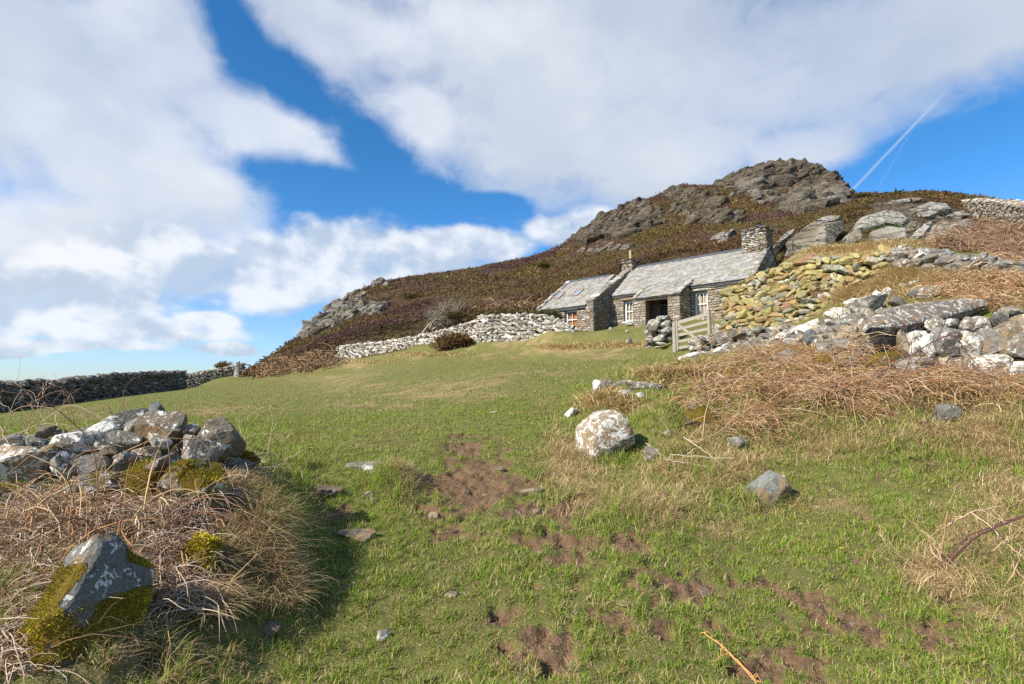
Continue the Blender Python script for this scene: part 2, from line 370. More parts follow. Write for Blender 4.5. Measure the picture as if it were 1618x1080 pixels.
def ground_state(x, y, z):
    """wear of the turf at a place: mud, dry grass, heather hillside, bare rock"""
    px, py = proj(x, y, z)
    nz = fbm(x, y, 0, 4, .9); nf = fbm(x, y, 3.3, 3, 3.1); ns = fbm(x * 1.0, y, 7.7, 3, .16)
    fine = fbm(x, y, 8.8, 3, 9.0)
    mud = sstep(.22, .62, blobs(px, py, MUD) * 1.02 + .5 * nz + .42 * nf + .42 * fine - .12) * (y < 12)
    mud = np.maximum(mud, .8 * sstep(.30, .6, nz * .5 + nf * .5 + fine * .3) * (y < 7.5) * (px > 520))
    dry = np.clip(blobs(px, py, DRY) * .9 + .5 * nz + .3 * nf + .35 * ns - .05, 0, 1)
    wall_y = np.interp(px, [0, 300, 400, 540, 760, 850, 960, 1100, 1240, 1300, 1400, 1618], [26, 52, 57, 43.5, 36.5, 38, 44, 40, 34, 32, 32, 20])
    wall_y = wall_y + np.where(px < 400, 900, 0)
    hill = sstep(-1.5, 1.5, y - wall_y + nz * 2)
    hill = np.maximum(hill, sstep(62, 70, y))
    return mud, dry, hill, px, py
CRAG = [(520,505,60,45,1.0,100,170),(560,480,50,30,.9,100,170),(590,490,60,18,.8,90,150),(960,365,75,35,1.0,80,230),(1010,345,60,28,.9,90,230),(1070,305,40,16,1.0,100,230),(1110,330,60,25,.8,90,230),(1230,280,110,30,1.0,90,230),(1300,300,50,32,1.0,80,230),
        (1200,300,70,18,.7,100,230),(1130,345,60,25,.7,80,150),(960,395,60,10,.7,60,120),
        (1300,370,60,45,1.0,34,58),(1410,340,80,34,1.0,36,75),(1500,345,70,30,1.0,36,75),(1360,350,60,30,.8,36,60)]
def crag_mask(px, py, y):
    r = np.zeros(np.shape(px))
    for bx, by, rx, ry, a, y0, y1 in CRAG:
        r = np.maximum(r, a * np.exp(-(((px - bx) / rx) ** 2 + ((py - by) / ry) ** 2) * .9) * (y > y0) * (y < y1))
    return r
def height(x, y, full=True):
    z = h0(x, y); mud, dry, hill, px, py = ground_state(x, y, z)
    yy = np.maximum(y, 0.5)
    z = z + .035 * fbm(x, y, 1.7, 3, .9) * sstep(1, 6, yy) + .016 * fbm(x, y, 2.2, 3, 3.5) * sstep(60, 20, yy) * (1 + dry)
    rug = blobs(px, py, RUG) * (y < 13) * (y > 4.5)
    z = z + rug * (.10 + .36 * fbm(x, y, 21.0, 3, 1.0) + .10 * fbm(x, y, 23.0, 2, 3.2))
    z = z + .13 * np.exp(-(((px - 622) / 34) ** 2 + ((py - 762) / 20) ** 2)) * (y < 9)
    churn = fbm(x, y, 9.1, 4, 5.0)
    z = z - mud * (.015 + .10 * np.abs(churn) - .045 * fbm(x, y, 4.4, 3, 11))
    z = z + hill * (.35 * np.abs(fbm(x, y, 5.5, 4, .35)) + .0035 * np.clip(y - 60, 0, 100) * fbm(x, y, 6.6, 4, .09) * 1.3)
    cr = sstep(.55, .95, crag_mask(px, py, y) + .35 * fbm(x, y, 8.2, 4, .12) * np.clip(60 / yy, .8, 3)) * hill
    blk = np.abs(fbm(x * 1.0 + z * .5, y * .6, z * .8, 4, .22))
    z = z + cr * (np.floor(blk * 6 + fbm(x, y, 0, 2, .5)) / 6 * 1.0 * np.clip(yy / 100, .5, 1.4) - .3)
    return z, mud, dry, hill, cr, px, py
# the one ground sheet
_lt = np.linspace(0, 1, 640)
ys = np.concatenate([[-30, -12, -6, -3, -1.5, 0, .8, 1.4, 1.9], 2.2 * (900 / 2.2) ** (_lt ** 1.0)])
cols_ = np.linspace(-1, 1, 620); us = np.sign(cols_) * (np.abs(cols_) * 1.12 + np.clip(np.abs(cols_) - .9, 0, 1) * 12)
Yg, Ug = np.meshgrid(ys, us, indexing='ij')
Xg = Ug * (np.maximum(Yg, 0) + 2.0)
Zg, mud_, dry_, hill_, cr_, pxg, pyg = height(Xg.ravel(), Yg.ravel())
V = np.stack([Xg.ravel(), Yg.ravel(), Zg], 1)
nr, nc = Xg.shape; idx = np.arange(nr * nc).reshape(nr, nc)
Q = np.stack([idx[:-1, :-1], idx[:-1, 1:], idx[1:, 1:], idx[1:, :-1]], -1).reshape(-1, 4)
def gz(x, y):
    """ground height (with its small bumps) at a place or array of places"""
    return height(np.asarray(x, float), np.asarray(y, float))[0]
# visible ground points for planting: running horizon per column
ratio = ((Zg - CZ) / np.maximum(Yg.ravel(), .5)).reshape(nr, nc)
run = np.maximum.accumulate(ratio, 0); vis_g = (ratio >= run - .012 * 1.0).ravel()
GR = dict(V=V, hill=hill_, cr=cr_, dry=dry_, mud=mud_, px=pxg, py=pyg, vis=vis_g)

m_ground, nt = new_mat('ground'); B = NB(nt)
a = B.attr('col'); ss = B.sep(a.outputs['Color']); a2 = B.attr('aux'); s2 = B.sep(a2.outputs['Color'])
tc = B.n('ShaderNodeTexCoord').outputs['Object']
nA = B.noise(tc, .8, 5, .6); nB = B.noise(tc, 6, 5, .65); nC = B.noise(tc, 45, 4, .7); nD = B.noise(tc, 18, 4, .6)
green = B.mix(B.mr(nB, .3, .7), (.13, .105, .045, 1), (.19, .19, .045, 1))
green = B.mix(B.mr(nC, .35, .7), green, (.15, .16, .05, 1))
tan = B.mix(B.mr(nC, .3, .7), (.20, .135, .062, 1), (.38, .29, .15, 1))
dryf = B.mr(B.math('ADD', ss[1], B.math('MULTIPLY', B.math('SUBTRACT', nD, .5), .9)), .28, .85)
g = B.mix(dryf, green, tan)
mudc = B.mix(B.mr(nC, .3, .7), (.075, .043, .024, 1), (.29, .19, .115, 1))
mudc = B.mix(B.mr(nB, .35, .65), mudc, (.175, .108, .063, 1))
g = B.mix(B.mr(B.math('ADD', ss[0], B.math('MULTIPLY', B.math('SUBTRACT', nD, .5), .5)), .3, .6), g, mudc)
hA = B.noise(tc, .05, 4, .6); hB = B.noise(tc, .35, 5, .65); hC = B.noise(tc, 2.2, 4, .7)
hea = B.mix(B.mr(hB, .35, .65), (.040, .024, .012, 1), (.105, .062, .026, 1))
hea = B.mix(B.mr(hA, .45, .6), hea, B.mix(B.mr(hC, .3, .7), (.050, .030, .025, 1), (.115, .065, .050, 1)))
hea = B.mix(B.math('MULTIPLY', B.mr(B.noise(tc, .13, 5, .6), .52, .66), .7), hea, (.075, .072, .018, 1))
hea = B.mix(B.mr(hC, .5, .8), hea, (.16, .10, .045, 1))
g = B.mix(ss[2], g, hea)
ro = B.mix(B.mr(hC, .35, .65), (.10, .085, .065, 1), (.23, .20, .155, 1))
ro = B.mix(B.mr(B.voro(tc, .9, 'DISTANCE_TO_EDGE'), .0, .09, 1, 0), ro, (.05, .045, .04, 1))
g = B.mix(s2[0], g, ro)
hgt = B.math('ADD', B.math('MULTIPLY', nC, .55), nB)
bm = B.bump(hgt, .9, .05); bm2 = B.bump(B.math('ADD', hC, hB), 1.0, .5)
mxn = B.n('ShaderNodeMix', data_type='VECTOR'); B.set(mxn, 0, ss[2]); B.set(mxn, 4, bm); B.set(mxn, 5, bm2)
B.out(g, .95, mxn.outputs[1], .15)
ground = mesh_obj('ground', V, Q, m_ground, None, np.stack([mud_, dry_, hill_], 1), np.stack([cr_, cr_, cr_], 1), smooth=True)
tag(ground, 'worn green pasture rising to a brown heather hillside', 'ground', kind='structure')
m_sea, nt = new_mat('sea_water'); B = NB(nt)
tc = B.n('ShaderNodeTexCoord').outputs['Object']
B.out((.02, .07, .12, 1), .25, B.bump(B.noise(tc, .05, 5), .4, 1.0), .5)
sv_ = np.array([[-90000, -20000, -78], [90000, -20000, -78], [90000, 120000, -78], [-90000, 120000, -78]], float)
sea = mesh_obj('sea', sv_, [[0, 1, 2, 3]], m_sea)
tag(sea, 'thin blue line of open sea on the horizon', 'sea', kind='structure')
# ---------- stone kit ----------
def ico(sub):
    bm = bmesh.new(); bmesh.ops.create_icosphere(bm, subdivisions=sub, radius=1.0)
    v = np.array([p.co[:] for p in bm.verts]); f = np.array([[q.index for q in p.verts] for p in bm.faces]); bm.free(); return v, f
ICO = {s: ico(s) for s in (1, 2, 3, 4, 5)}
def cut_shape(d, r, nplanes, boxy, sharp):
    """radius of directions d inside a random convex block"""
    n = r.normal(size=(nplanes, 3)); n /= np.linalg.norm(n, axis=1)[:, None]
    ax = np.array([[1,0,0],[-1,0,0],[0,1,0],[0,-1,0],[0,0,1],[0,0,-1]], float) + r.normal(scale=.16, size=(6, 3))
    ax /= np.linalg.norm(ax, axis=1)[:, None]
    N = np.concatenate([n, ax]); D = np.concatenate([r.uniform(.82, 1.15, nplanes) * (1 + .25 * boxy), r.uniform(.72, .92, 6) if boxy else r.uniform(.85, 1.1, 6)])
    dt = np.maximum(d @ N.T, 1e-3); q = dt / D
    return 1.0 / (q ** sharp).sum(1) ** (1.0 / sharp)
def rock_verts(sub, seed, nplanes=9, boxy=True, sharp=14, rough=.05, lump=.0):
    d, f = ICO[sub]; r = np.random.default_rng(seed)
    R = cut_shape(d, r, nplanes, boxy, sharp)
    v = d * R[:, None]; o = r.uniform(-50, 50, 3)
    if rough > 0: v = v * (1 + rough * fbm(v[:, 0] + o[0], v[:, 1] + o[1], v[:, 2] + o[2], 4, 2.2) + rough * .5 * fbm(v[:, 0] + o[1], v[:, 1] + o[0], v[:, 2] + o[2], 2, 9))[:, None]
    if lump > 0: v = v * (1 + lump * fbm(v[:, 0] + o[2], v[:, 1], v[:, 2], 2, .9))[:, None]
    return v, f
def block_verts(sub, seed, npl=11, sharp=30, rough=.035, lo=.5, lump=.05):
    d, f = ICO[sub]; r = np.random.default_rng(seed); n = r.normal(size=(npl, 3)); n /= np.linalg.norm(n, axis=1)[:, None]
    ax = np.array([[1,0,0],[-1,0,0],[0,1,0],[0,-1,0],[0,0,1],[0,0,-1]], float) + r.normal(scale=.3, size=(6, 3)); ax /= np.linalg.norm(ax, axis=1)[:, None]
    N = np.concatenate([n, ax]); D = np.concatenate([r.uniform(lo, 1.05, npl), r.uniform(.7, 1.1, 6)])
    q = np.maximum(d @ N.T, 1e-3) / D; v = d / ((q ** sharp).sum(1) ** (1 / sharp))[:, None]; o = r.uniform(-50, 50, 3)
    v = v * (1 + rough * fbm(v[:, 0] + o[0], v[:, 1] + o[1], v[:, 2] + o[2], 4, 2.4) + rough * .5 * fbm(v[:, 0] + o[1], v[:, 1] + o[0], v[:, 2], 2, 9) + lump * fbm(v[:, 0] + o[2], v[:, 1], v[:, 2], 2, .9))[:, None]
    mn, mx = v.min(0), v.max(0); return (v - (mn + mx) / 2) / (mx - mn) * 2, f
TPL = {s: [rock_verts(s, 100 + i + s * 50, 6 + i % 6, True, 34, .04 if s > 1 else 0) for i in range(12)] for s in (1, 2, 3)}
TPLC = [block_verts(3, 900 + i, 9, 40, .03, .55) for i in range(14)]
TPLB = {s: [block_verts(s, 950 + i, 7, 90, .018 if s > 1 else 0, .62, .03) for i in range(12)] for s in (1, 2, 3)}
def rotm(rx, ry, rz):
    return np.array(Matrix.Rotation(rz, 3, 'Z') @ Matrix.Rotation(ry, 3, 'Y') @ Matrix.Rotation(rx, 3, 'X'))

m_stone, nt = new_mat('weathered_stone'); B = NB(nt)
# col = tint of the stone; aux = lichen amount, moss amount, seed
a = B.attr('col').outputs['Color']; s2 = B.sep(B.attr('aux').outputs['Color'])
tcg = B.n('ShaderNodeTexCoord').outputs['Object']; gm = B.n('ShaderNodeNewGeometry')
pos = B.n('ShaderNodeVectorMath', operation='ADD'); nt.links.new(tcg, pos.inputs[0])
sd3 = B.n('ShaderNodeCombineXYZ'); 
for i in range(3): B.set(sd3, i, B.math('MULTIPLY', s2[2], 13.0 + 7 * i))
nt.links.new(sd3.outputs[0], pos.inputs[1]); pv = pos.outputs[0]
nA = B.noise(pv, 5, 5, .6); nB = B.noise(pv, 22, 5, .65); nC = B.noise(pv, 90, 3, .7); nL = B.noise(pv, 11, 7, .68, .5); nL2 = B.noise(pv, 38, 5, .7, .4)
c = B.mix(B.mr(nA, .35, .65), a, B.mix(.45, a, (.15, .11, .065, 1)))
c = B.mix(B.mr(nB, .47, .6), c, B.mix(.6, c, (.045, .04, .03, 1)))
c = B.mix(B.mr(nC, .3, .7), B.mix(.25, c, (.02, .02, .02, 1)), B.mix(.12, c, (.6, .58, .52, 1)))
c = B.mix(B.math('MULTIPLY', B.mr(B.noise(pv, 4, 4, .6), .56, .64), .7), c, (.25, .16, .07, 1))
lw = B.math('ADD', nL, B.math('MULTIPLY', B.math('SUBTRACT', nL2, .5), .55))
lic = B.mr(B.math('ADD', lw, B.math('MULTIPLY', s2[0], .36)), .66, .70)
c = B.mix(lic, c, B.mix(B.mr(nC, .3, .7), (.45, .45, .42, 1), (.72, .70, .64, 1)))
dot = B.mr(B.math('ADD', B.voro(pv, 17, 'F1'), B.math('MULTIPLY', B.math('SUBTRACT', nB, .5), .35)), .14, .18, 1, 0)
c = B.mix(B.math('MULTIPLY', dot, B.math('MULTIPLY', B.mr(s2[0], .15, .5), .5)), c, (.50, .50, .47, 1))
sepn = B.n('ShaderNodeSeparateXYZ'); nt.links.new(gm.outputs['Normal'], sepn.inputs[0])
mo = B.math('ADD', B.math('ADD', B.math('MULTIPLY', s2[1], 1.0), B.math('MULTIPLY', sepn.outputs[2], .16)), B.math('MULTIPLY', B.math('SUBTRACT', B.noise(pv, 6, 5, .65), .5), .9))
mossf = B.mr(mo, .48, .56)
mossf = B.math('MULTIPLY', mossf, B.mr(s2[1], .0, .12))
mc = B.mix(B.mr(nC, .3, .7), (.075, .062, .006, 1), (.27, .21, .025, 1)); mc = B.mix(B.mr(nB, .35, .65), mc, (.17, .10, .012, 1))
c = B.mix(mossf, c, mc)
hh = B.math('ADD', B.math('ADD', B.math('MULTIPLY', nA, .6), B.math('MULTIPLY', nB, .5)), B.math('ADD', B.math('MULTIPLY', nC, .16), B.math('MULTIPLY', B.math('MULTIPLY', mossf, nC), 1.2)))
B.out(c, .93, B.bump(hh, .8, .03), .2)

m_far, nt = new_mat('crag_rock'); B = NB(nt)
a = B.attr('col').outputs['Color']; s2 = B.sep(B.attr('aux').outputs['Color'])
tcg = B.n('ShaderNodeTexCoord').outputs['Object']; mp = B.n('ShaderNodeMapping'); nt.links.new(tcg, mp.inputs[0]); mp.inputs[2].default_value = (.5, .4, .2); mp.inputs[3].default_value = (.6, .6, 2.0)
nA = B.noise(tcg, .5, 6, .65); nB = B.noise(tcg, 2.6, 5, .7); nC = B.noise(mp.outputs[0], 1.6, 5, .65, .6); nD = B.noise(tcg, 12, 3, .7)
c = B.mix(B.mr(nA, .35, .65), a, B.mix(.6, a, (.15, .11, .065, 1)))
c = B.mix(B.mr(nC, .52, .6), c, B.mix(.55, c, (.04, .035, .028, 1)))
c = B.mix(B.math('MULTIPLY', B.mr(B.math('ADD', nB, B.math('MULTIPLY', s2[0], .3)), .62, .74), .55), c, (.50, .49, .44, 1))
c = B.mix(B.mr(nD, .3, .7), B.mix(.14, c, (.02, .02, .015, 1)), c)
wv_ = B.n('ShaderNodeVectorMath', operation='MULTIPLY_ADD'); B.set(wv_, 0, B.noise(tcg, .8, 4, .6, out=1)); wv_.inputs[1].default_value = (1.6, 1.6, 1.6); nt.links.new(mp.outputs[0], wv_.inputs[2])
jn = B.voro(wv_.outputs[0], .75, 'DISTANCE_TO_EDGE'); jf = B.mr(jn, .0, .035, 1, 0)
c = B.mix(B.math('MULTIPLY', jf, .75), c, (.035, .03, .024, 1))
ev = B.n('ShaderNodeSeparateXYZ'); nt.links.new(B.n('ShaderNodeNewGeometry').outputs['Normal'], ev.inputs[0])
gr = B.math('MULTIPLY', B.mr(B.math('ADD', B.math('MULTIPLY', ev.outputs[2], .5), nB), .98, 1.1), B.mr(s2[1], 0, .5))
c = B.mix(gr, c, (.10, .085, .025, 1))
B.out(c, .95, B.bump(B.math('SUBTRACT', B.math('ADD', B.math('ADD', nC, nB), B.math('MULTIPLY', nD, .08)), B.math('MULTIPLY', jf, .8)), .9, .3), .15)

def stone_tint(kind, r):
    if kind == 'grey':
        p = r.random(); b = r.uniform(.14, .30)
        return (b, b * .97, b * .90) if p < .55 else (b * 1.1, b * .88, b * .66) if p < .85 else (b * .85, b * .9, b * .92)
    if kind == 'white':
        b = r.uniform(.18, .46); return (b, b * .93, b * .77) if r.random() < .75 else (b * .7, b * .58, b * .42)
    if kind == 'yellow':
        p = r.random(); b = r.uniform(.6, 1.1)
        if p < .55: return (.50*b, .42*b, .13*b)
        if p < .73: return (.50*b, .31*b, .075*b)
        if p < .78: return (.36*b, .17*b, .08*b)
        if p < .86: return (.26*b, .28*b, .19*b)
        return (.46*b, .43*b, .30*b)
    if kind == 'brown':
        b = r.uniform(.7, 1.35); p = r.random()
        if p < .45: return (.34*b, .265*b, .175*b)
        if p < .65: return (.33*b, .23*b, .13*b)
        if p < .85: return (.20*b, .195*b, .18*b)
        return (.40*b, .38*b, .33*b)
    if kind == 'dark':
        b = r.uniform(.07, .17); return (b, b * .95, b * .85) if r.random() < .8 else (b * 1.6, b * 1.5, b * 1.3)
BLK = [0.0]
def put_stone(mb, c, size, rot, kind, r, sub=2, lichen=.3, moss=.1, tint=None):
    v, f = (TPLB if r.random() < BLK[0] else TPL)[sub][r.integers(12)]
    q = (v * np.asarray(size) * .5 * 1.12) @ rotm(*rot).T + np.asarray(c)
    mb.add(q, f, stone_tint(kind, r) if tint is None else tint, (max(0, lichen + r.normal() * .16), max(0, moss + r.normal() * .07), r.random()))

def dry_wall(name, pts, kind, sw, sh, thick=.55, sub=2, lichen=.3, moss=.05, seed=1, jitter=.08, lean=0, back=False, skip=None, cap=True, slantx=0.0, parent=None, sag=.12, mat=None, coreshow=True):
    """pts: (x, y, z_base, z_top) along the face towards the camera. Coursed stones round a dark rubble core."""
    r = np.random.default_rng(seed); pts = np.asarray(pts, float)
    seg = np.linalg.norm(np.diff(pts[:, :2], axis=0), axis=1); S = np.concatenate([[0], np.cumsum(seg)]); L = S[-1]
    at = lambda s: np.array([np.interp(s, S, pts[:, k]) for k in range(4)])
    mb = MB()
    def frame(s):
        a_, b_ = at(max(0, s - .2)), at(min(L, s + .2)); t = b_[:2] - a_[:2]; t /= np.linalg.norm(t); n = np.array([t[1], -t[0]])
        return t, n
    zoff = 0; maxh = (pts[:, 3] - pts[:, 2]).max()
    for side in ((0, 1) if back else (0,)):
        hh = 0.0
        while hh < maxh:
            ch = sh * r.uniform(.7, 1.35); s = -r.uniform(0, sw)
            while s < L:
                w = sw * r.choice([.55, .8, 1.0, 1.0, 1.3, 1.7]) * r.uniform(.8, 1.2); sc = s + w / 2; s += w * r.uniform(.88, 1.0)
                if sc < 0 or sc > L: continue
                p = at(sc); H = p[3] - p[2] + r.normal() * sag * .4
                zz = hh + ch / 2 + r.normal() * .02 + .05 * math.sin(sc * .9 + seed)
                if zz > H or (skip and skip(sc, zz)): continue
                t, n = frame(sc); bat = lean * (zz / maxh)
                off = (0 - bat) if side == 0 else (-thick + bat)
                c = np.array([p[0] + n[0] * off, p[1] + n[1] * off, p[2] + zz]) + r.normal(scale=(.02, .02, .012))
                yaw = math.atan2(t[1], t[0])
                put_stone(mb, c, (w * (1.12 if kind == 'yellow' else 1.04), min(thick, .32 + .2 * sw) * r.uniform(.8, 1.3), ch * r.uniform(.9, 1.25) * (1.12 if kind == 'yellow' else 1)), (r.normal() * jitter, slantx + r.normal() * jitter * 1.2, yaw + r.normal() * jitter), kind, r, sub, lichen, moss)
            hh += ch * .9
    if cap:
        s = 0
        while s < L:
            w = sw * r.uniform(.6, 1.4); p = at(s + w / 2); t, n = frame(s + w / 2); yaw = math.atan2(t[1], t[0])
            for k in range(2):
                c = np.array([p[0] - n[0] * thick * (.2 + .55 * k), p[1] - n[1] * thick * (.2 + .55 * k), p[3] + r.uniform(-.06, .10) * sh * 4])
                put_stone(mb, c, (w, sw * r.uniform(.7, 1.1), sh * r.uniform(.8, 1.5)), (r.normal() * .25, r.normal() * .3, yaw + r.normal() * .4), kind, r, sub, lichen + .05, moss + .05)
            s += w * .9
    # rubble core
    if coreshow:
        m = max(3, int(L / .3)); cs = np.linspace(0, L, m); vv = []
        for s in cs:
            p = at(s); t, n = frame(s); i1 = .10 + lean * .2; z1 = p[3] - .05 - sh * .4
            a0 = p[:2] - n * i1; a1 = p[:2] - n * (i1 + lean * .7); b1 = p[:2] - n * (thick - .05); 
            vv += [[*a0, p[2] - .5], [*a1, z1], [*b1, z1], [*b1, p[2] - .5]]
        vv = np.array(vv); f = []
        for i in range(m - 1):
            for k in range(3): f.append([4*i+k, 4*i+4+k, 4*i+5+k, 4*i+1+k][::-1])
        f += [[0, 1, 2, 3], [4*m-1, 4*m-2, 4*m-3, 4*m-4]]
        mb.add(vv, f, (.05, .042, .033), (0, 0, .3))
    return mb.build(name, mat or m_stone, parent, smooth=False)
def wall_pts(lst, seed=0, extra=0):
    """(px, py_base, py_top, depth) -> points with the base sunk into the ground there"""
    out = []
    for px, pb, pt, d in lst:
        b = P(px, pb, d); t = P(px, pt, d); g = float(gz(b[0], b[1])) if True else b[2]
        out.append((b[0], b[1], min(b[2], g) - .15, t[2]))
    return out

# ---------- the walls ----------
BLK[0] = .8
w = dry_wall('field_wall', wall_pts([(-260,700,612,17.5),(-120,672,610,20.5),(0,652,609,24),(100,640,603,30),(200,627,592,38),(292,612,588,50)]), 'dark', .42, .20, .7, 2, .12, .02, 3, jitter=.12, lean=.08)  # dark tint carries the shade of the face turned from the sun
tag(recenter(w), 'long dry stone wall, its shaded face tinted dark, with squared coursed blocks along the left edge of the pasture', 'dry stone wall')
w = dry_wall('boundary_wall', wall_pts([(292,611,592,55),(340,608,584,56.5),(386,601,574,58)]), 'brown', .30, .17, .7, 2, .3, .02, 4, jitter=.2, slantx=.3, lean=.1)
tag(recenter(w), 'short sloping brown rubble wall below a round gorse bush at the foot of the hill', 'dry stone wall')
mb = MB(); b_ = P(374, 607, 56.5); t_ = P(374, 577, 56.5); mb_r = np.random.default_rng(2)
put_stone(mb, (b_ + t_) / 2, (.5, .5, t_[2] - b_[2] + .6), (0, .03, .3), 'grey', mb_r, 3, .2, 0)
tag(recenter(mb.build('gatepost', m_stone)), 'upright stone gatepost ending the brown rubble wall near the gorse bush', 'gatepost')
w = dry_wall('hill_wall', wall_pts([(530,572,548,44),(600,566,541,42),(660,561,531,40),(700,557,522,38.5),(735,552,512,37),(770,552,500,35.5)]), 'brown', .33, .17, .8, 2, .42, .03, 5, jitter=.22, slantx=.35, lean=.35, skip=None)
tag(recenter(w), 'low tumbled brown and grey rubble wall along the foot of the heather slope', 'dry stone wall')
w = dry_wall('whitewashed_wall', wall_pts([(752,556,502,35.5),(790,555,498,34.5),(830,554,498,33.5),(862,553,499,32.8),(882,552,510,32.2),(905,551,519,31.6)]), 'white', .34, .19, .9, 2, .36, .03, 6, jitter=.2, slantx=.25, lean=.28)
tag(recenter(w), 'bright pale stone retaining wall with grass on top left of the cottage', 'dry stone wall')
w = dry_wall('yellow_wall', wall_pts([(1144,535,462,21.6),(1165,532,452,20.9),(1200,528,436,19.9),(1240,520,420,18.9),(1280,508,413,18.0),(1320,495,409,17.3),(1360,470,405,16.7),(1400,440,396,16.1)]), 'yellow', .34, .17, .8, 3, .03, .05, 7, jitter=.14, lean=.12, sag=.05)
tag(recenter(w), 'tall curving dry stone wall of mustard yellow lichened stones right of the cottage', 'dry stone wall')
w = dry_wall('rubble_wall', wall_pts([(1392,418,396,16.4),(1440,425,398,15.2),(1490,436,404,14.2),(1540,446,410,13.4),(1640,462,420,12.4)]), 'grey', .34, .17, .8, 2, .15, .22, 8, jitter=.3, lean=.2)
tag(recenter(w), 'collapsed grey rubble wall on the grassy crest above the big flat slab', 'dry stone wall')
w = dry_wall('skyline_wall', wall_pts([(1510,328,319,58),(1540,336,318,46),(1580,348,321,36),(1618,362,326,30),(1720,410,345,21)]), 'brown', .36, .16, .7, 2, .25, 0, 9, jitter=.2, lean=.12, slantx=-.2)
tag(recenter(w), 'pale stone wall climbing over the skyline at the top right', 'dry stone wall')
# front wall on the right: three rough courses of big stones
mbw = MB(); r = np.random.default_rng(21)
def pstone(mb, px, py, w, h, d, kind='grey', lich=.3, moss=.05, tilt=0, depth=None, sub=3, tint=None, yaw=0):
    """stone seen w by h pixels wide and high in the surveyed view at distance d"""
    c = P(px, py, d); s = d / F
    v, f = TPLC[r.integers(14)]; q = (v * np.array([w, .8 * max(w, h), h]) * s * .47) @ rotm(r.normal() * .12, math.radians(tilt), yaw + r.normal() * .15).T + c
    mb.add(q, f, stone_tint(kind, r), (lich, moss, r.random()))
FW = [(1445,543,30,52,8.3,'white',.55,0,22),(1463,545,36,46,8.2,'white',.8,0,-4),(1500,540,56,58,8.15,'brown',.25,0,12),(1530,546,46,50,8.05,'brown',.5,0,-38),(1560,541,40,50,8.0,'brown',.2,0,8),
      (1594,537,40,62,7.9,'brown',.2,0,5),(1618,548,30,50,7.7,'grey',.2,0,0),(1480,517,36,24,8.5,'white',.4,0,20),(1505,511,28,20,8.4,'brown',.3,0,0),(1527,512,30,26,8.35,'grey',.3,0,12),(1552,512,38,30,8.3,'white',.4,0,0),
      (1580,508,34,34,8.2,'brown',.2,.05,-6),(1600,496,40,26,8.3,'grey',.2,.1,8),(1612,514,34,40,8.1,'dark',.2,0,0),(1425,542,28,44,8.4,'brown',.1,.1,0),(1640,520,40,60,7.8,'brown',.3,0,0),(1668,540,40,60,7.6,'grey',.3,0,0),
      (1444,582,70,46,8.15,'brown',.2,.1,4),(1500,580,40,36,8.1,'brown',.35,.05,0),(1472,570,34,22,8.2,'white',.4,0,0),(1520,575,30,28,8.0,'brown',.1,.15,-10),(1560,580,70,50,7.9,'brown',.5,.05,6),(1608,590,40,40,7.7,'white',.85,0,10),
      (1640,590,50,50,7.6,'brown',.3,0,0),(1420,600,50,30,8.1,'grey',.15,.3,0),(1470,610,60,34,8.0,'brown',.2,.1,0),(1590,628,70,44,7.5,'brown',.2,.1,0),(1530,612,60,32,7.8,'brown',.2,.2,0),(1375,600,60,30,8.2,'brown',.1,.2,0),
      (1345,575,44,30,8.5,'grey',.1,.45,0),(1400,570,60,36,8.3,'brown',.05,.55,0),(1330,598,40,24,8.4,'dark',.1,.35,0),(1310,552,36,24,9.0,'grey',.2,.3,0),(1360,556,44,26,8.7,'grey',.2,.3,0),(1640,640,70,50,7.3,'brown',.2,.1,0),
      (1320,575,30,26,8.7,'dark',.15,.4,0),(1300,590,34,28,8.7,'brown',.1,.4,0),(1660,500,50,40,8.1,'grey',.3,0,0)]
for k_ in range(70):
    t_ = r.random(); x_ = 1305 + t_ * 360; top_ = np.interp(x_, [1305, 1420, 1500, 1660], [548, 528, 512, 498]); y_ = r.uniform(top_, 640)
    FW.append((x_, y_, r.uniform(14, 40), r.uniform(12, 30), float(np.interp(x_, [1305, 1420, 1500, 1660], [9.0, 8.5, 8.2, 7.7])) + .15 - (y_ - 560) * .004, r.choice(['brown', 'brown', 'grey', 'dark', 'white']), r.uniform(0, .5), max(0, r.normal() * .2 + .05), r.normal() * 15))
for k_ in range(60):
    x_ = r.uniform(1670, 1900); y_ = r.uniform(500, 650); FW.append((x_, y_, r.uniform(30, 60), r.uniform(26, 48), float(np.interp(x_, [1670, 1900], [7.75, 6.9])) - (y_ - 560) * .004, r.choice(['brown', 'brown', 'grey', 'white']), r.uniform(.1, .5), .03, r.normal() * 12))
for q in FW: pstone(mbw, q[0], q[1], q[2], q[3], q[4], q[5], q[6], q[7], q[8])
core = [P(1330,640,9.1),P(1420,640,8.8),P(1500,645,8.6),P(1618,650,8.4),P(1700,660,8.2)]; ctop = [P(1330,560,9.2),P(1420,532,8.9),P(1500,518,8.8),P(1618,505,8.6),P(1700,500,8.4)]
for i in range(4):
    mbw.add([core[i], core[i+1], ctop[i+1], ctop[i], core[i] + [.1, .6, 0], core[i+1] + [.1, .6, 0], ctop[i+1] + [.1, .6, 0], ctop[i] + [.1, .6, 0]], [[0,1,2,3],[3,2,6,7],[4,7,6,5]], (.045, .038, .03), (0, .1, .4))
tag(recenter(mbw.build('front_wall', m_stone)), 'broken wall of large pale and brown boulders at the right edge, dead bracken against it', 'dry stone wall')

BLK[0] = 0.0
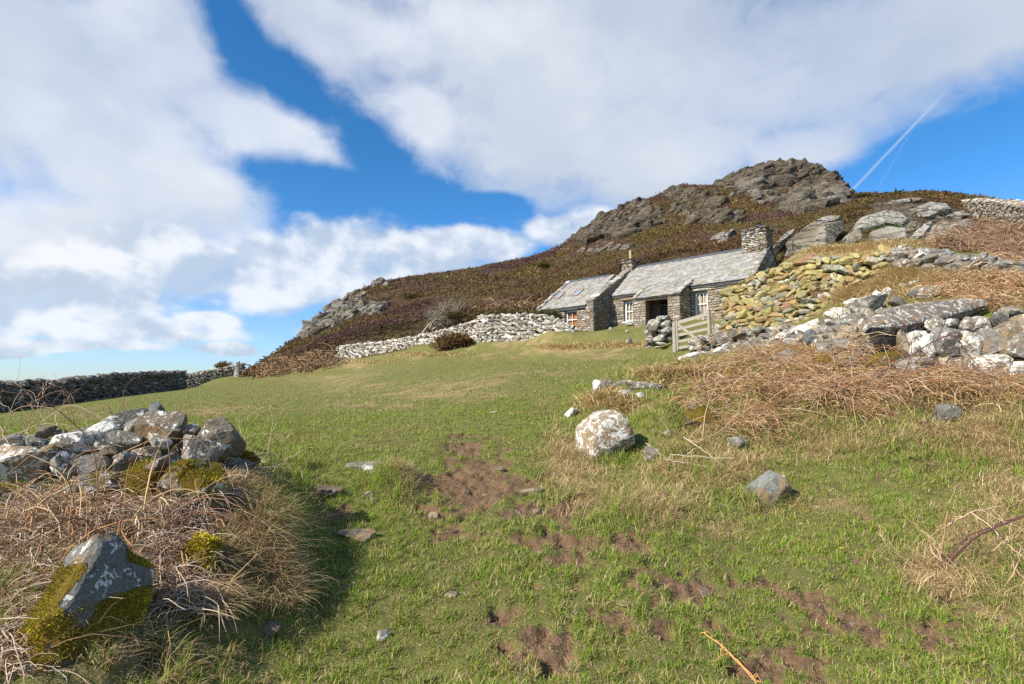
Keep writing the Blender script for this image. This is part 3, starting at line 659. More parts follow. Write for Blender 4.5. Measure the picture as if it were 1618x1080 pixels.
# crags
def pick_spots(masks, n, r, ymin, ymax, px0, px1, fac=1.0):
    m = np.where((GR['V'][:, 1] > ymin) & (GR['V'][:, 1] < ymax) & (GR['px'] > px0) & (GR['px'] < px1) & GR['vis'])[0]
    q = np.zeros(len(m))
    for bx, by, rx, ry in masks: q = np.maximum(q, np.exp(-(((GR['px'][m] - bx) / rx) ** 2 + ((GR['py'][m] - by) / ry) ** 2) * 1.2))
    y = GR['V'][m, 1]; q = q * (q > .3) / y ** 0.3
    if q.sum() == 0: return GR['V'][m[:0]]
    k = r.choice(len(m), min(int(n * 1.7), (q > 0).sum()), replace=False, p=q / q.sum())
    return GR['V'][m[k]]
def crag(name, masks, n, size, ymin, ymax, px0, px1, seed, tint, label, tiltx=.35, tilty=.5, lich=.1, sub=2, moss=.6, flat=1.0):
    r = np.random.default_rng(seed); mb = MB()
    for p in pick_spots(masks, n, r, ymin, ymax, px0, px1):
        s = size * .62 * r.lognormal(0, .42) ; b = r.uniform(.75, 1.3)
        v, f = TPLC[r.integers(14)]
        dims = np.array([s * r.uniform(.8, 1.5), s * r.uniform(.7, 1.2), s * r.uniform(.5, 1.0) * flat])
        q = (v * dims * .5) @ rotm(r.normal() * .25 + tiltx * .3, -tilty + r.normal() * .22, r.uniform(-.5, .5)).T + p + [0, 0, s * .05]
        mb.add(q, f, np.array(tint) * b, (max(0, lich + r.normal() * .15), moss, r.random()))
    o = mb.build(name, m_far); tag(recenter(o), label, 'rock outcrop'); return o
crag('rock_outcrop', [(1230,275,100,18),(1190,285,60,18),(1290,285,40,24),(1150,285,40,8)], 420, 3.0, 140, 235, 1120, 1345, 31, (.115,.096,.074), 'craggy brown rock summit crowning the hill')
crag('rock_outcrop', [(1290,312,40,22),(1265,325,30,14),(1320,292,20,14)], 190, 3.0, 80, 185, 1225, 1340, 32, (.165,.145,.115), 'grey broken rock face under the right end of the summit')
crag('rock_outcrop', [(1200,312,16,14),(1225,318,20,8),(1180,300,20,8),(1160,300,10,10)], 26, 3.6, 80, 200, 1140, 1250, 38, (.20,.18,.155), 'small group of grey rocks in heather below the summit')
crag('rock_outcrop', [(1100,318,45,16),(1135,345,40,12),(1080,335,20,14),(1070,300,25,8)], 150, 2.7, 80, 200, 1040, 1180, 33, (.125,.108,.074), 'olive brown crag halfway between the summit and the cottage chimney')
crag('rock_outcrop', [(960,358,55,20),(1010,345,45,16),(925,378,22,8),(1000,325,22,6),(1050,300,25,7)], 330, 2.9, 80, 220, 895, 1075, 34, (.115,.096,.074), 'long dark ledged crag on the skyline above the small chimney', lich=.05)
crag('rock_outcrop', [(510,512,22,15),(540,490,25,16),(485,528,10,8),(565,470,16,6),(590,490,20,7),(600,450+2,12,3)], 210, 2.3, 80, 170, 470, 625, 35, (.24,.225,.19), 'pale rock face on the left shoulder of the hill above the sea', lich=.25)
crag('rock_outcrop', [(955,393,40,4),(930,397,30,3)], 34, 1.7, 60, 130, 890, 1010, 36, (.22,.19,.17), 'thin scatter of pinkish grey stones under the long crag')
crag('rock_outcrop', [(1140,382,8,4),(1150,377,12,3)], 9, 1.6, 45, 80, 1110, 1180, 37, (.33,.31,.27), 'small pale rock just behind the cottage ridge')

# near outcrops right of the gable: big tilted slabs
def slab_group(lst, name, label, seed, moss=.3):
    global r
    r = np.random.default_rng(seed); mb = MB()
    for (px, py, w, h, d, tint, lich, tilt, yaw, seed2) in lst:
        v, f = block_verts(4, seed2, 9, 60, .03, .6); s = d / F
        q = (v * np.array([w * s * .56, min(w, h) * s * .6, h * s * .56])) @ rotm(.1, math.radians(tilt), math.radians(yaw)).T + P(px, py, d)
        mb.add(q, f, tint, (lich, moss, r.random()))
    return tag(recenter(mb.build(name, m_far)), label, 'rock outcrop')
g1 = (.27,.265,.235); g2 = (.20,.195,.165); g3 = (.33,.325,.30)
slab_group([(1320,314,36,12,84,g3,.3,0,0,331),(1312,318,18,10,82,g3,.3,-20,0,332),(1334,318,24,8,82,g1,.3,6,0,333)], 'rock_outcrop', 'small white rock on the skyline dip between summit and pale outcrops', 44)
# ---------- the cottage ----------
A0 = P(1190, 437, 30.0)
def solve_depth(px, py, z):
    u, Y, Z = ray(px, py); return (z - CZ) / (Z / Y)
dB = solve_depth(955, 468, A0[2]); B0 = P(955, 468, dB)
e3 = B0 - A0; e3[2] = 0; LEN = float(np.linalg.norm(e3)); e3 /= LEN; n3 = np.array([e3[1], -e3[0], 0.0]) * -1
if n3[1] < 0: n3 = -n3                      # towards the back of the house
UPV = np.array([0, 0, 1.0]); EAVE = float(A0[2]); WID = 6.0; RIDGE = EAVE + 2.35; FLOOR = EAVE - 2.75
RT = P(809, 400, 10)[0]
def Hs(a, b, z): return np.array([A0[0], A0[1], 0]) + e3 * a + n3 * b + UPV * z
def a_of(px, b):
    """distance along the house where the sight line px crosses the plane b"""
    u = (px - CX) / F / (CP - .12 * SP); o = np.array([A0[0], A0[1], 0]) + n3 * b
    return (u * o[1] - o[0]) / (e3[0] - u * e3[1])
def z_of(py, a, b):
    o = Hs(a, b, 0); u, Y, Z = ray(CX, py); return CZ + Z / Y * o[1]
root = bpy.data.objects.new('stone_cottage', None); COL.objects.link(root)
tag(root, 'low stone cottage with slate roof, porch and two chimneys under the craggy hill', 'cottage')

m_wall, nt = new_mat('wall_mortar'); B = NB(nt); tc = B.n('ShaderNodeTexCoord').outputs['Object']
c = B.mix(B.mr(B.noise(tc, 5, 5, .65), .3, .7), (.12, .10, .08, 1), (.25, .21, .165, 1))
B.out(c, .95, B.bump(B.noise(tc, 20, 4), .8, .03), .2)
m_slate, nt = new_mat('roof_slate'); B = NB(nt); tc = B.n('ShaderNodeTexCoord').outputs['Object']; a = B.attr('col').outputs['Color']
n5 = B.noise(tc, 5, 5, .65); n9 = B.noise(tc, 24, 5, .7)
c = B.mix(B.mr(n9, .54, .64), a, (.56, .53, .46, 1)); c = B.mix(B.math('MULTIPLY', B.mr(n5, .55, .66), .6), c, (.22, .21, .17, 1))
c = B.mix(B.math('MULTIPLY', B.mr(B.noise(tc, 9, 4, .6), .62, .68), .7), c, (.40, .27, .12, 1))
B.out(c, .8, B.bump(n9, .6, .02), .3)
def plain(name, col, rough=.7, spec=.3, noise=None, **kw):
    m, nt = new_mat(name); B = NB(nt); tc = B.n('ShaderNodeTexCoord').outputs['Object']
    c = (*col, 1)
    if noise: c = B.mix(B.mr(B.noise(tc, noise[0], 5, .65), .3, .7), c, (*noise[1], 1))
    B.out(c, rough, B.bump(B.noise(tc, (noise[0] if noise else 8) * 2, 4), .3, .01), spec, **kw); return m
m_white = plain('white_paint', (.72, .75, .78), .5, .4, (6, (.60, .63, .66)))
m_blue = plain('pale_blue_paint', (.42, .52, .62), .5, .4, (6, (.34, .42, .50)))
m_cur = plain('cream_curtain', (.62, .52, .40), .9, .1, (10, (.52, .42, .31)))
m_orange = plain('orange_reflection', (.52, .24, .09), .8, .2, (10, (.42, .18, .07)))  # orange reflection of the annex window, put into the curtain colour
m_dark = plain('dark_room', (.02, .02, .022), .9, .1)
m_lead = plain('ridge_lead', (.06, .075, .10), .6, .4, (3, (.09, .10, .12)))
m_pot = plain('clay_pot', (.50, .36, .22), .8, .2, (4, (.38, .26, .16)))
m_black = plain('black_cowl', (.025, .027, .03), .5, .4)
m_glass, nt = new_mat('window_glass'); B = NB(nt); tc = B.n('ShaderNodeTexCoord').outputs['Object']
gl = B.n('ShaderNodeBsdfGlossy'); gl.inputs[1].default_value = .03; B.set(gl, 0, (.9, .95, 1, 1)); tr_ = B.n('ShaderNodeBsdfTransparent'); fr = B.n('ShaderNodeFresnel'); fr.inputs[0].default_value = 1.12
ms = B.n('ShaderNodeMixShader'); nt.links.new(fr.outputs[0], ms.inputs[0]); nt.links.new(tr_.outputs[0], ms.inputs[1]); nt.links.new(gl.outputs[0], ms.inputs[2])
oo = B.n('ShaderNodeOutputMaterial'); nt.links.new(ms.outputs[0], oo.inputs[0])
m_sky_glass = plain('skylight_glass', (.25, .33, .42), .12, 1.0)
m_wood, nt = new_mat('weathered_wood'); B = NB(nt); tc = B.n('ShaderNodeTexCoord').outputs['Object']
mp = B.n('ShaderNodeMapping'); nt.links.new(tc, mp.inputs[0]); mp.inputs[3].default_value = (3, 3, 3)
nw = B.noise(mp.outputs[0], 9, 5, .7, 1.2)
B.out(B.mix(B.mr(nw, .3, .7), (.20, .18, .14, 1), (.43, .39, .32, 1)), .9, B.bump(nw, .5, .01), .15)

hr = np.random.default_rng(77)
def box_ab(mb, a0, a1, b0, b1, z0, z1, col=(.19,.155,.115)):
    mb.box(Hs(a0, b0, z0), e3 * (a1 - a0), n3 * (b1 - b0), UPV * (z1 - z0), col)
def poly_prism(mb, pts, vec):
    """flat polygon pts pushed along vec"""
    pts = [np.asarray(p, float) for p in pts]; n = len(pts); q = [p + vec for p in pts]
    cen = sum(pts) / n; colr = (.19,.155,.115); v = pts + q + [cen, cen + vec]
    nrm = np.cross(pts[1] - pts[0], pts[2] - pts[0]); fl = np.dot(nrm, vec) > 0
    t = []
    for i in range(n):
        j = (i + 1) % n
        t += [[i, j, 2*n], [n+j, n+i, 2*n+1]]; t += [[i, n+j, j], [i, n+i, n+j]]
    t = np.array(t); t = t if not fl else t[:, ::-1]
    mb.add(v, t, colr)
def face_stones(mb, orig, t, nout, L, zfun, holes, sw, sh, kind, seed, lich=.2, quoin=True, z0=FLOOR - .3):
    """coursed masonry: stones set a few centimetres proud of the wall face"""
    r = np.random.default_rng(seed); zz = z0; zmax = max(zfun(s) for s in np.linspace(0, L, 20)); yaw = math.atan2(t[1], t[0])
    while zz < zmax:
        ch = sh * r.uniform(.65, 1.35); s = 0.0; first = True
        while s < L - .05:
            w = min(sw * r.choice([.5, .8, 1, 1.2, 1.8]) * r.uniform(.8, 1.2), L - s); zc = zz + ch / 2; s0, s1 = s, s + w; s = s1
            if L - s < .12: s1 = s = L
            for h0_, h1_, g0, g1 in holes:
                if zc + ch * .3 > g0 and zc - ch * .3 < g1:
                    if s0 < h0_ < s1: s1 = h0_; s = max(s1, h1_)
                    elif h0_ <= s0 < h1_: s0 = h1_; s = s1 = max(s1, h1_ + .12) if s1 < h1_ + .1 else s1
            if s1 - s0 < .08: s = max(s, s0 + .08); continue
            if any(h0_ < (s0 + s1) / 2 < h1_ and g0 < zc < g1 for h0_, h1_, g0, g1 in holes): continue
            if zc + ch * .35 > zfun((s0 + s1) / 2): continue
            w_ = s1 - s0; c = orig + t * (s0 + w_ / 2) + UPV * zc - nout * .06
            put_stone(mb, c, (w_ * .97, .22 * r.uniform(.8, 1.15), ch * .93), (r.normal() * .03, r.normal() * .05, yaw + r.normal() * .02), kind, r, 1 if w_ < .2 else 2, lich, 0.0)
        zz += ch
# openings
w1 = (a_of(1117, 0), a_of(1095, 0)); W1 = (w1[0], w1[1], z_of(499, sum(w1) / 2, 0), z_of(460, sum(w1) / 2, 0))
w2 = (a_of(999, 0), a_of(984.5, 0)); W2 = (w2[0], w2[1], z_of(508, sum(w2) / 2, 0), z_of(475, sum(w2) / 2, 0))
pa0 = a_of(1089, 0); PS = 1.5
for PS in np.linspace(.4, 3, 60):
    if a_of(1073, -PS) >= pa0: pass
    p_ = Hs(pa0, -PS, 0); 
    if CX + F * (p_[0] / p_[1]) * (CP - .12 * SP) < 1073: break
pa1 = a_of(1001, -PS)
d0, d1 = a_of(1054, -PS), a_of(1019, -PS)      # porch opening
PE = z_of(467, (pa0 + pa1) / 2, -PS)           # porch eave
AP = None
for AP in np.linspace(1, 4, 120):
    p_ = Hs(LEN, -AP, 0)
    if CX + F * (p_[0] / p_[1]) * (CP - .12 * SP) < 926: break
AE = z_of(481, LEN, -AP); AL = a_of(851, -AP) - LEN; AR = AE + 2.5; AB = -AP + 3.6
w3 = (a_of(911, -AP), a_of(892, -AP)); W3 = (w3[0], w3[1], z_of(519, w3[0], -AP), z_of(488, w3[0], -AP) )
W3 = (W3[0], W3[1], W3[2], min(W3[3], AE - .12))
T = .55
mb = MB()
def wall_run(mb, a0, a1, bface, z0, z1, holes):
    xs = sorted({a0, a1, *[h for H in holes for h in H[:2]]})
    for x0, x1 in zip(xs[:-1], xs[1:]):
        hs = [H for H in holes if H[0] <= (x0 + x1) / 2 <= H[1]]
        if not hs: box_ab(mb, x0, x1, bface, bface + T, z0, z1)
        else:
            H = hs[0]; box_ab(mb, x0, x1, bface, bface + T, z0, H[2]); 
            if H[3] < z1: box_ab(mb, x0, x1, bface, bface + T, H[3], z1)
door = (d0 + .3, d0 + 1.25, FLOOR, FLOOR + 2.0)
Z0 = FLOOR - 1.2
wall_run(mb, T, LEN - T, 0, Z0, EAVE - .02, [W1, door, W2])
gable = lambda b: EAVE + (RIDGE - EAVE) * (1 - abs(b - WID / 2) / (WID / 2)) - .03
for a0, ext in ((0, 0), (LEN - T, 0)):
    poly_prism(mb, [Hs(a0, 0, Z0), Hs(a0, WID, Z0), Hs(a0, WID, EAVE - .03), Hs(a0, WID / 2, RIDGE - .03), Hs(a0, 0, EAVE - .03)], e3 * T)
box_ab(mb, T, LEN - T, WID - T, WID, Z0, EAVE - .02)
# porch
box_ab(mb, pa0, d0, -PS, -PS + .45, Z0, PE - .02); box_ab(mb, d1, pa1, -PS, -PS + .45, Z0, PE - .02)
box_ab(mb, d0, d1, -PS, -PS + .45, PE - .22, PE - .021)
for a_ in (pa0, pa1 - .45):
    poly_prism(mb, [Hs(a_ + .002, -PS + .45, Z0), Hs(a_ + .002, -.002, Z0), Hs(a_ + .002, -.002, EAVE + .12), Hs(a_ + .002, -PS + .45, PE + (EAVE + .15 - PE) * .45 / PS)], e3 * .446)
# annex
wall_run(mb, LEN + .002, LEN + AL, -AP, Z0, AE - .02, [W3])
AM = -AP + (AR - AE) * 0 + 3.6
poly_prism(mb, [Hs(LEN + AL - T, -AP + T, Z0), Hs(LEN + AL - T, -AP + 7.2, Z0), Hs(LEN + AL - T, -AP + 7.2, AE), Hs(LEN + AL - T, AM, AR - .05), Hs(LEN + AL - T, -AP + T, AE + T * .6)], e3 * (T - .003))
# flank of the annex and raised coping that climbs to the small chimney
cop0 = AE + .22
cop = lambda b: cop0 + (b + AP) / (WID / 2 + AP) * (RIDGE + .12 - cop0)
poly_prism(mb, [Hs(LEN - T, -AP, Z0), Hs(LEN - T, -.003, Z0), Hs(LEN - T, -.003, EAVE - .05), Hs(LEN - T, WID / 2, RIDGE - .03), Hs(LEN - T, WID / 2, cop(WID / 2)), Hs(LEN - T, -AP, cop(-AP))], e3 * T)
# stones
mw = MB()
face_stones(mb, Hs(0, 0, 0), e3, -n3, LEN - T * .4, lambda s: EAVE - .05, [W1, W2, (pa0 - .02, pa1 + .02, FLOOR - 1, EAVE + 1)], .34, .15, 'brown', 1)
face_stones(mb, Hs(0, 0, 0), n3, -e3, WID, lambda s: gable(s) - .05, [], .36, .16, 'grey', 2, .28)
face_stones(mb, Hs(pa0, -PS, 0), e3, -n3, pa1 - pa0, lambda s: PE - .06, [(d0 - pa0, d1 - pa0, FLOOR - 1, PE + 1)], .32, .15, 'brown', 3)
face_stones(mb, Hs(pa0, -PS, 0), n3, -e3, PS, lambda s: PE + (EAVE + .1 - PE) * s / PS - .08, [], .3, .15, 'brown', 4)
face_stones(mb, Hs(LEN - T, -AP, 0), e3, -n3, AL + T, lambda s: AE - .06, [(W3[0] - LEN + T, W3[1] - LEN + T, W3[2], W3[3])], .3, .15, 'brown', 5)
face_stones(mb, Hs(LEN - T, -AP, 0), n3, -e3, AP, lambda s: min(cop(s - AP), EAVE + .5) - .1, [], .34, .16, 'dark', 6, .2)  # shade of the annex flank put into darker stone tints
face_stones(mb, Hs(LEN + AL, -AP, 0), n3, e3, 7, lambda s: AE + (AR - AE) * (1 - abs(s - 3.6) / 3.6) - .1, [], .4, .18, 'grey', 7)
wallo = mb.build('wall', m_stone, root); wallo['label'] = 'brown and grey rubble stone walls'
# lintels and sills
ml = MB()
for W_, bf in ((W1, 0), (W2, 0), (W3, -AP)):
    if bf == 0: put_stone(ml, Hs((W_[0] + W_[1]) / 2, bf + .05, W_[3] + .17), (W_[1] - W_[0] + .5, .34, .34), (0, 0, math.atan2(e3[1], e3[0])), 'brown', hr, 2, .1, 0, (.28, .215, .14))
ml.build('lintel', m_stone, root)

def slates(a0, a1, p_low, p_high, nm, seed, hip=0, clip=None, hip2=0):
    """rows of separate slates on the slope between two (b, z) lines"""
    r = np.random.default_rng(seed); mb = MB(); (b0, z0), (b1, z1) = p_low, p_high
    SL = math.hypot(b1 - b0, z1 - z0); up = (n3 * (b1 - b0) + UPV * (z1 - z0)) / SL; nrm = np.cross(up, e3); nrm = nrm if nrm[2] > 0 else -nrm
    mb.box(Hs(a0, b0, z0) - nrm * .09, e3 * (a1 - a0), up * SL, nrm * .06, (.05, .05, .05))
    s = 0.0; row = 0
    while s < SL - .05:
        ex = .235 - .09 * s / SL; ex *= r.uniform(.92, 1.08); a = a0 - r.uniform(0, .3); hi = hip * s / SL
        while a < a1:
            w = r.uniform(.16, .34) * (1.15 - .35 * s / SL); x0, x1 = max(a, a0 + hip2 * s / SL), min(a + w, a1 - hi); a += w
            if x1 - x0 < .04 or (clip and not clip((x0 + x1) / 2, s)): continue
            lift = r.uniform(.022, .045); o = Hs(x0 + .004, b0, z0) + up * (s + r.normal() * .014) + nrm * (-.028)
            ln = min(ex * 1.55, SL - s); th = r.uniform(.012, .028); b = r.uniform(.17, .33)
            tint = np.array([b, b * .985, b * .93]) if r.random() < .85 else np.array([b * 1.0, b * .85, b * .62])
            ax = e3 * (x1 - x0 - .008); ay = up * ln - nrm * lift * .4; o = o + nrm * lift
            mb.box(o, ax, ay, nrm * th, tint)
        s += ex; row += 1
    o = mb.build(nm, m_slate, root); return o, up, nrm, SL
over = .18; k = (RIDGE - EAVE) / (WID / 2)
rf, up_m, nr_m, SL_m = slates(-.10, LEN - T + .0, (-over, EAVE - over * k + .06), (WID / 2, RIDGE + .06), 'roof', 11)
rf['label'] = 'main slate roof with pale lichen'
slates(-.10, LEN + .1, (WID + over, EAVE - over * k + .06), (WID / 2, RIDGE + .06), 'roof', 12)
kp = (EAVE + .16 - PE) / PS
slates(pa0 - .12, pa1 + .12, (-PS - .15, PE - .15 * kp + .05), (.28, EAVE + .16 + .28 * k + .02), 'porch_roof', 13)
sk = []
slates(LEN - .0, LEN + AL + .12, (-AP - .15, AE - .15 * .69 + .06), (AM, AR + .06), 'annex_roof', 14)
slates(LEN - .0, LEN + AL + .12, (-AP + 7.3, AE - .1), (AM, AR + .06), 'annex_roof', 15)
# ridge pieces
mr_ = MB()
for (a0, a1, b, z) in ((1.45, LEN - .75, WID / 2, RIDGE + .10), (LEN + .45, LEN + AL + .12, AM, AR + .10)):
    n = int((a1 - a0) / .45)
    for i in range(n):
        x0 = a0 + (a1 - a0) * i / n; x1 = a0 + (a1 - a0) * (i + 1) / n - .008; zz = z + hr.normal() * .006
        for sgn in (-1, 1):
            mr_.box(Hs(x0, b, zz + .02), e3 * (x1 - x0), n3 * sgn * .17 - UPV * .12, UPV * .03, (1, 1, 1))
mr_.build('ridge', m_lead, root)
# coping stones of the verges
mc_ = MB()
def coping(a, b0, z0, b1, z1, w, n, kind='grey', lich=.35):
    for i in range(n):
        f_ = (i + .5) / n; L_ = math.hypot(b1 - b0, z1 - z0) / n; ang = math.atan2(z1 - z0, b1 - b0)
        c = Hs(a, b0 + (b1 - b0) * f_, z0 + (z1 - z0) * f_)
        put_stone(mc_, c + hr.normal(size=3) * .015, (L_ * 1.1, w, .13), (hr.normal() * .05, -ang, math.atan2(n3[1], n3[0])), kind, hr, 2, lich, 0)
coping(LEN - T / 2, -AP - .05, cop(-AP) + .02, WID / 2 - .5, cop(WID / 2 - .5), .62, 16, 'grey', .3)
coping(.05, -over, EAVE - over * k + .14, WID / 2 - .6, RIDGE + .13 - .6 * k, .32, 13, 'grey', .25)
coping(pa0, -PS - .1, PE + .10, -.0, EAVE + .22, .34, 5, 'grey', .45)
coping(pa1 - .1, -PS - .1, PE + .12, .1, EAVE + .26, .30, 5, 'brown', .3)
coping(LEN + AL, -AP - .1, AE + .10, AM, AR + .12, .34, 14, 'grey', .35)
mc_.build('coping', m_stone, root)
mq = MB(); mq.box(Hs(3.0 + 4.5, -.05, EAVE + .19), e3 * .55, n3 * .26 + UPV * .26 * k, np.array([0, 0, .03])); 

def chimney(a0, a1, b0, b1, z0, z1, seed, kind, lab):
    mb = MB(); box_ab(mb, a0 + .05, a1 - .05, b0 + .05, b1 - .05, z0, z1 - .02, (.12, .10, .08))
    zf = lambda s: z1 - .05
    st = dict(holes=[], sw=.26, sh=.10, kind=kind, z0=z0 + .02)
    for (o, t, no, L) in ((Hs(a0, b0, 0), e3, -n3, a1 - a0), (Hs(a0, b0, 0), n3, -e3, b1 - b0), (Hs(a1, b0, 0), n3, e3, b1 - b0), (Hs(a0, b1, 0), e3, n3, a1 - a0)):
        face_stones(mb, o, t, no, L, zf, [], st['sw'], st['sh'], kind, seed, .2, z0=z0 + .02); seed += 1
    for zc, ov, th in ((z1 - .26, .10, .07), (z1 - .02, .12, .09)):
        na = max(2, int((a1 - a0) / .4))
        for i in range(na):
            for j in range(2):
                ww = (a1 - a0 + 2 * ov) / na; bb = (b1 - b0 + 2 * ov) / 2
                put_stone(mb, Hs(a0 - ov + ww * (i + .5), b0 - ov + bb * (j + .5), zc), (ww * 1.02, bb * 1.05, th * 1.3), (0, hr.normal() * .02, math.atan2(e3[1], e3[0])), 'grey', hr, 2, .1, 0)
    o = mb.build('chimney', m_stone, root); o['label'] = lab; return o
ch1 = chimney(.0, 1.42, WID / 2 - .62, WID / 2 + .62, RIDGE - .75, RIDGE + 1.1, 51, 'brown', 'big square stone chimney at the right gable')
ch2 = chimney(LEN - .72, LEN + .12, WID / 2 - .5, WID / 2 + .5, RIDGE - .5, RIDGE + .62, 61, 'brown', 'small stone chimney between the two roofs')
m1 = MB(); c_ = Hs(.55, WID / 2, 0)
for z_, r0, r1 in ((RIDGE + 1.08, .17, .17), (RIDGE + 1.28, .21, .21), (RIDGE + 1.36, .20, .14), (RIDGE + 1.46, .05, .05)):
    m1.cyl(c_ + UPV * z_, c_ + UPV * (z_ + (.20 if z_ < RIDGE + 1.2 else .08 if z_ < RIDGE + 1.4 else .06)), r0, r1, 14)
m1.cyl(c_ + UPV * (RIDGE + 1.50), c_ + UPV * (RIDGE + 1.56), .15, .11, 14)
o = m1.build('chimney_pot', m_black, ch1); o['label'] = 'squat black metal chimney cowl'
m1 = MB(); c_ = Hs(LEN - .32, WID / 2, 0); m1.cyl(c_ + UPV * (RIDGE + .6), c_ + UPV * (RIDGE + 1.34), .11, .085, 12); m1.cyl(c_ + UPV * (RIDGE + 1.34), c_ + UPV * (RIDGE + 1.38), .10, .10, 12)
o = m1.build('chimney_pot', m_pot, ch2); o['label'] = 'tall thin buff clay chimney pot'

def window(W_, bf, nv, lab, curtain, rec=.16, blue=True):
    a0, a1, z0, z1 = W_; a0 += .02; a1 -= .02; z0 += .02; z1 -= .02
    b = bf + rec; fr = MB(); fw = .055
    for (x0, x1, y0, y1) in ((a0, a0 + fw, z0 + fw, z1 - fw), (a1 - fw, a1, z0 + fw, z1 - fw), (a0, a1, z0, z0 + fw), (a0, a1, z1 - fw, z1)): box_ab(fr, x0, x1, b, b + .10, y0, y1)
    f = fr.build('window', m_blue if blue else m_white, root); f['label'] = lab
    sh = MB(); A0_, A1_, Z0_, Z1_ = a0 + fw + .002, a1 - fw - .002, z0 + fw + .002, z1 - fw - .002; zm = (Z0_ + Z1_) / 2; bw = .045
    for (x0, x1, y0, y1) in ((A0_, A0_ + bw, Z0_, Z1_), (A1_ - bw, A1_, Z0_, Z1_)): box_ab(sh, x0, x1, b + .02, b + .07, y0, y1)
    for (y0, y1) in ((Z0_, Z0_ + bw), (Z1_ - bw, Z1_), (zm - .03, zm + .03)): box_ab(sh, A0_ + bw, A1_ - bw, b + .022, b + .068, y0, y1)
    for i in range(1, nv):
        x = A0_ + (A1_ - A0_) * i / nv
        for (y0, y1) in ((Z0_ + bw, zm - .03), (zm + .03, Z1_ - bw)): box_ab(sh, x - .014, x + .014, b + .026, b + .062, y0, y1)
    sh.build('sash', m_white, f)
    g = MB(); box_ab(g, A0_ + .03, A1_ - .03, b + .044, b + .048, Z0_ + .03, Z1_ - .03); g.build('pane', m_glass, f)
    cu = MB(); n = 18
    for half in ((A0_, A0_ + (A1_ - A0_) * .46), (A0_ + (A1_ - A0_) * .54, A1_)):
        for i in range(n):
            x0 = half[0] + (half[1] - half[0]) * i / n; x1 = half[0] + (half[1] - half[0]) * (i + 1) / n
            d0_ = .15 + .025 * math.sin(i * 1.6); d1_ = .15 + .025 * math.sin((i + 1) * 1.6)
            cu.quad(Hs(x0, b + d0_, Z0_), Hs(x1, b + d1_, Z0_), Hs(x1, b + d1_, Z1_), Hs(x0, b + d0_, Z1_))
    cu.build('curtain', curtain, f)
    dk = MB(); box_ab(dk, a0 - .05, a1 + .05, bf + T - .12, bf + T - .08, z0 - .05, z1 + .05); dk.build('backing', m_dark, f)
    sl = MB(); box_ab(sl, a0 - .1, a1 + .1, bf - .07, b + .02, z0 - .075, z0 - .004); sl.build('sill', m_white if blue else m_white, f)
window(W1, 0, 3, 'large white sash window right of the porch with cream curtains', m_cur)
window(W2, 0, 2, 'narrow white sash window left of the porch', m_cur, blue=False)
window(W3, -AP, 2, 'window of the annex with an orange reflection coloured onto its curtain', m_orange)
# door behind a barred gate
md = MB(); box_ab(md, door[0] + .02, door[1] - .02, .2, .26, door[2], door[3] - .02); dd = md.build('door', plain('dark_green_door', (.02, .028, .03), .6), root)
mg = MB()
for i in range(7):
    x = door[0] + .06 + i * (door[1] - door[0] - .12) / 6; mg.cyl(Hs(x, -.05, FLOOR + .05), Hs(x, -.05, FLOOR + 1.75), .013, .013, 6)
for zz in (.15, .95, 1.7): mg.bar(Hs(door[0] + .03, -.05, FLOOR + zz), Hs(door[1] - .03, -.05, FLOOR + zz), .03, .03)
mg.build('barred_door', plain('grey_iron', (.16, .17, .18), .6, .4), root)
# skylights
ua = np.array([0, 0, 0.0])
la = math.hypot(AM + AP + .15, AR + .06 - (AE - .15 * .69 + .06)); upA = (n3 * (AM + AP + .15) + UPV * (AR + .06 - (AE - .15 * .69 + .06))) / la; nA_ = np.cross(upA, e3); nA_ = nA_ if nA_[2] > 0 else -nA_
for a_ in (LEN + 1.55, LEN + AL - .95):
    o = Hs(a_, -AP - .15, AE - .15 * .69 + .06) + upA * 1.65 + nA_ * .03; ms_ = MB(); wS, hS, fS = .6, .95, .06
    for (p_, ax, ay) in ((o, e3 * wS, upA * fS), (o + upA * (hS - fS), e3 * wS, upA * fS), (o + upA * fS, e3 * fS, upA * (hS - 2 * fS)), (o + upA * fS + e3 * (wS - fS), e3 * fS, upA * (hS - 2 * fS))): ms_.box(p_, ax, ay, nA_ * .07)
    f = ms_.build('skylight', plain('copper_brown_frame', (.36, .20, .12), .6), root)
    mg_ = MB(); mg_.box(o + upA * fS + e3 * fS + nA_ * .02, e3 * (wS - 2 * fS), upA * (hS - 2 * fS), nA_ * .02); mg_.build('pane', m_sky_glass, f)
# gutter
# eave board
mg = MB(); box_ab(mg, -.08, LEN - T - .02, -over - .015, -over + .02, EAVE - over * k - .10, EAVE - over * k - .02); box_ab(mg, LEN + .03, LEN + AL, -AP - .16, -AP - .125, AE - .22, AE - .12)
mg.build('eave_board', plain('dark_board', (.05, .05, .055), .7), root)

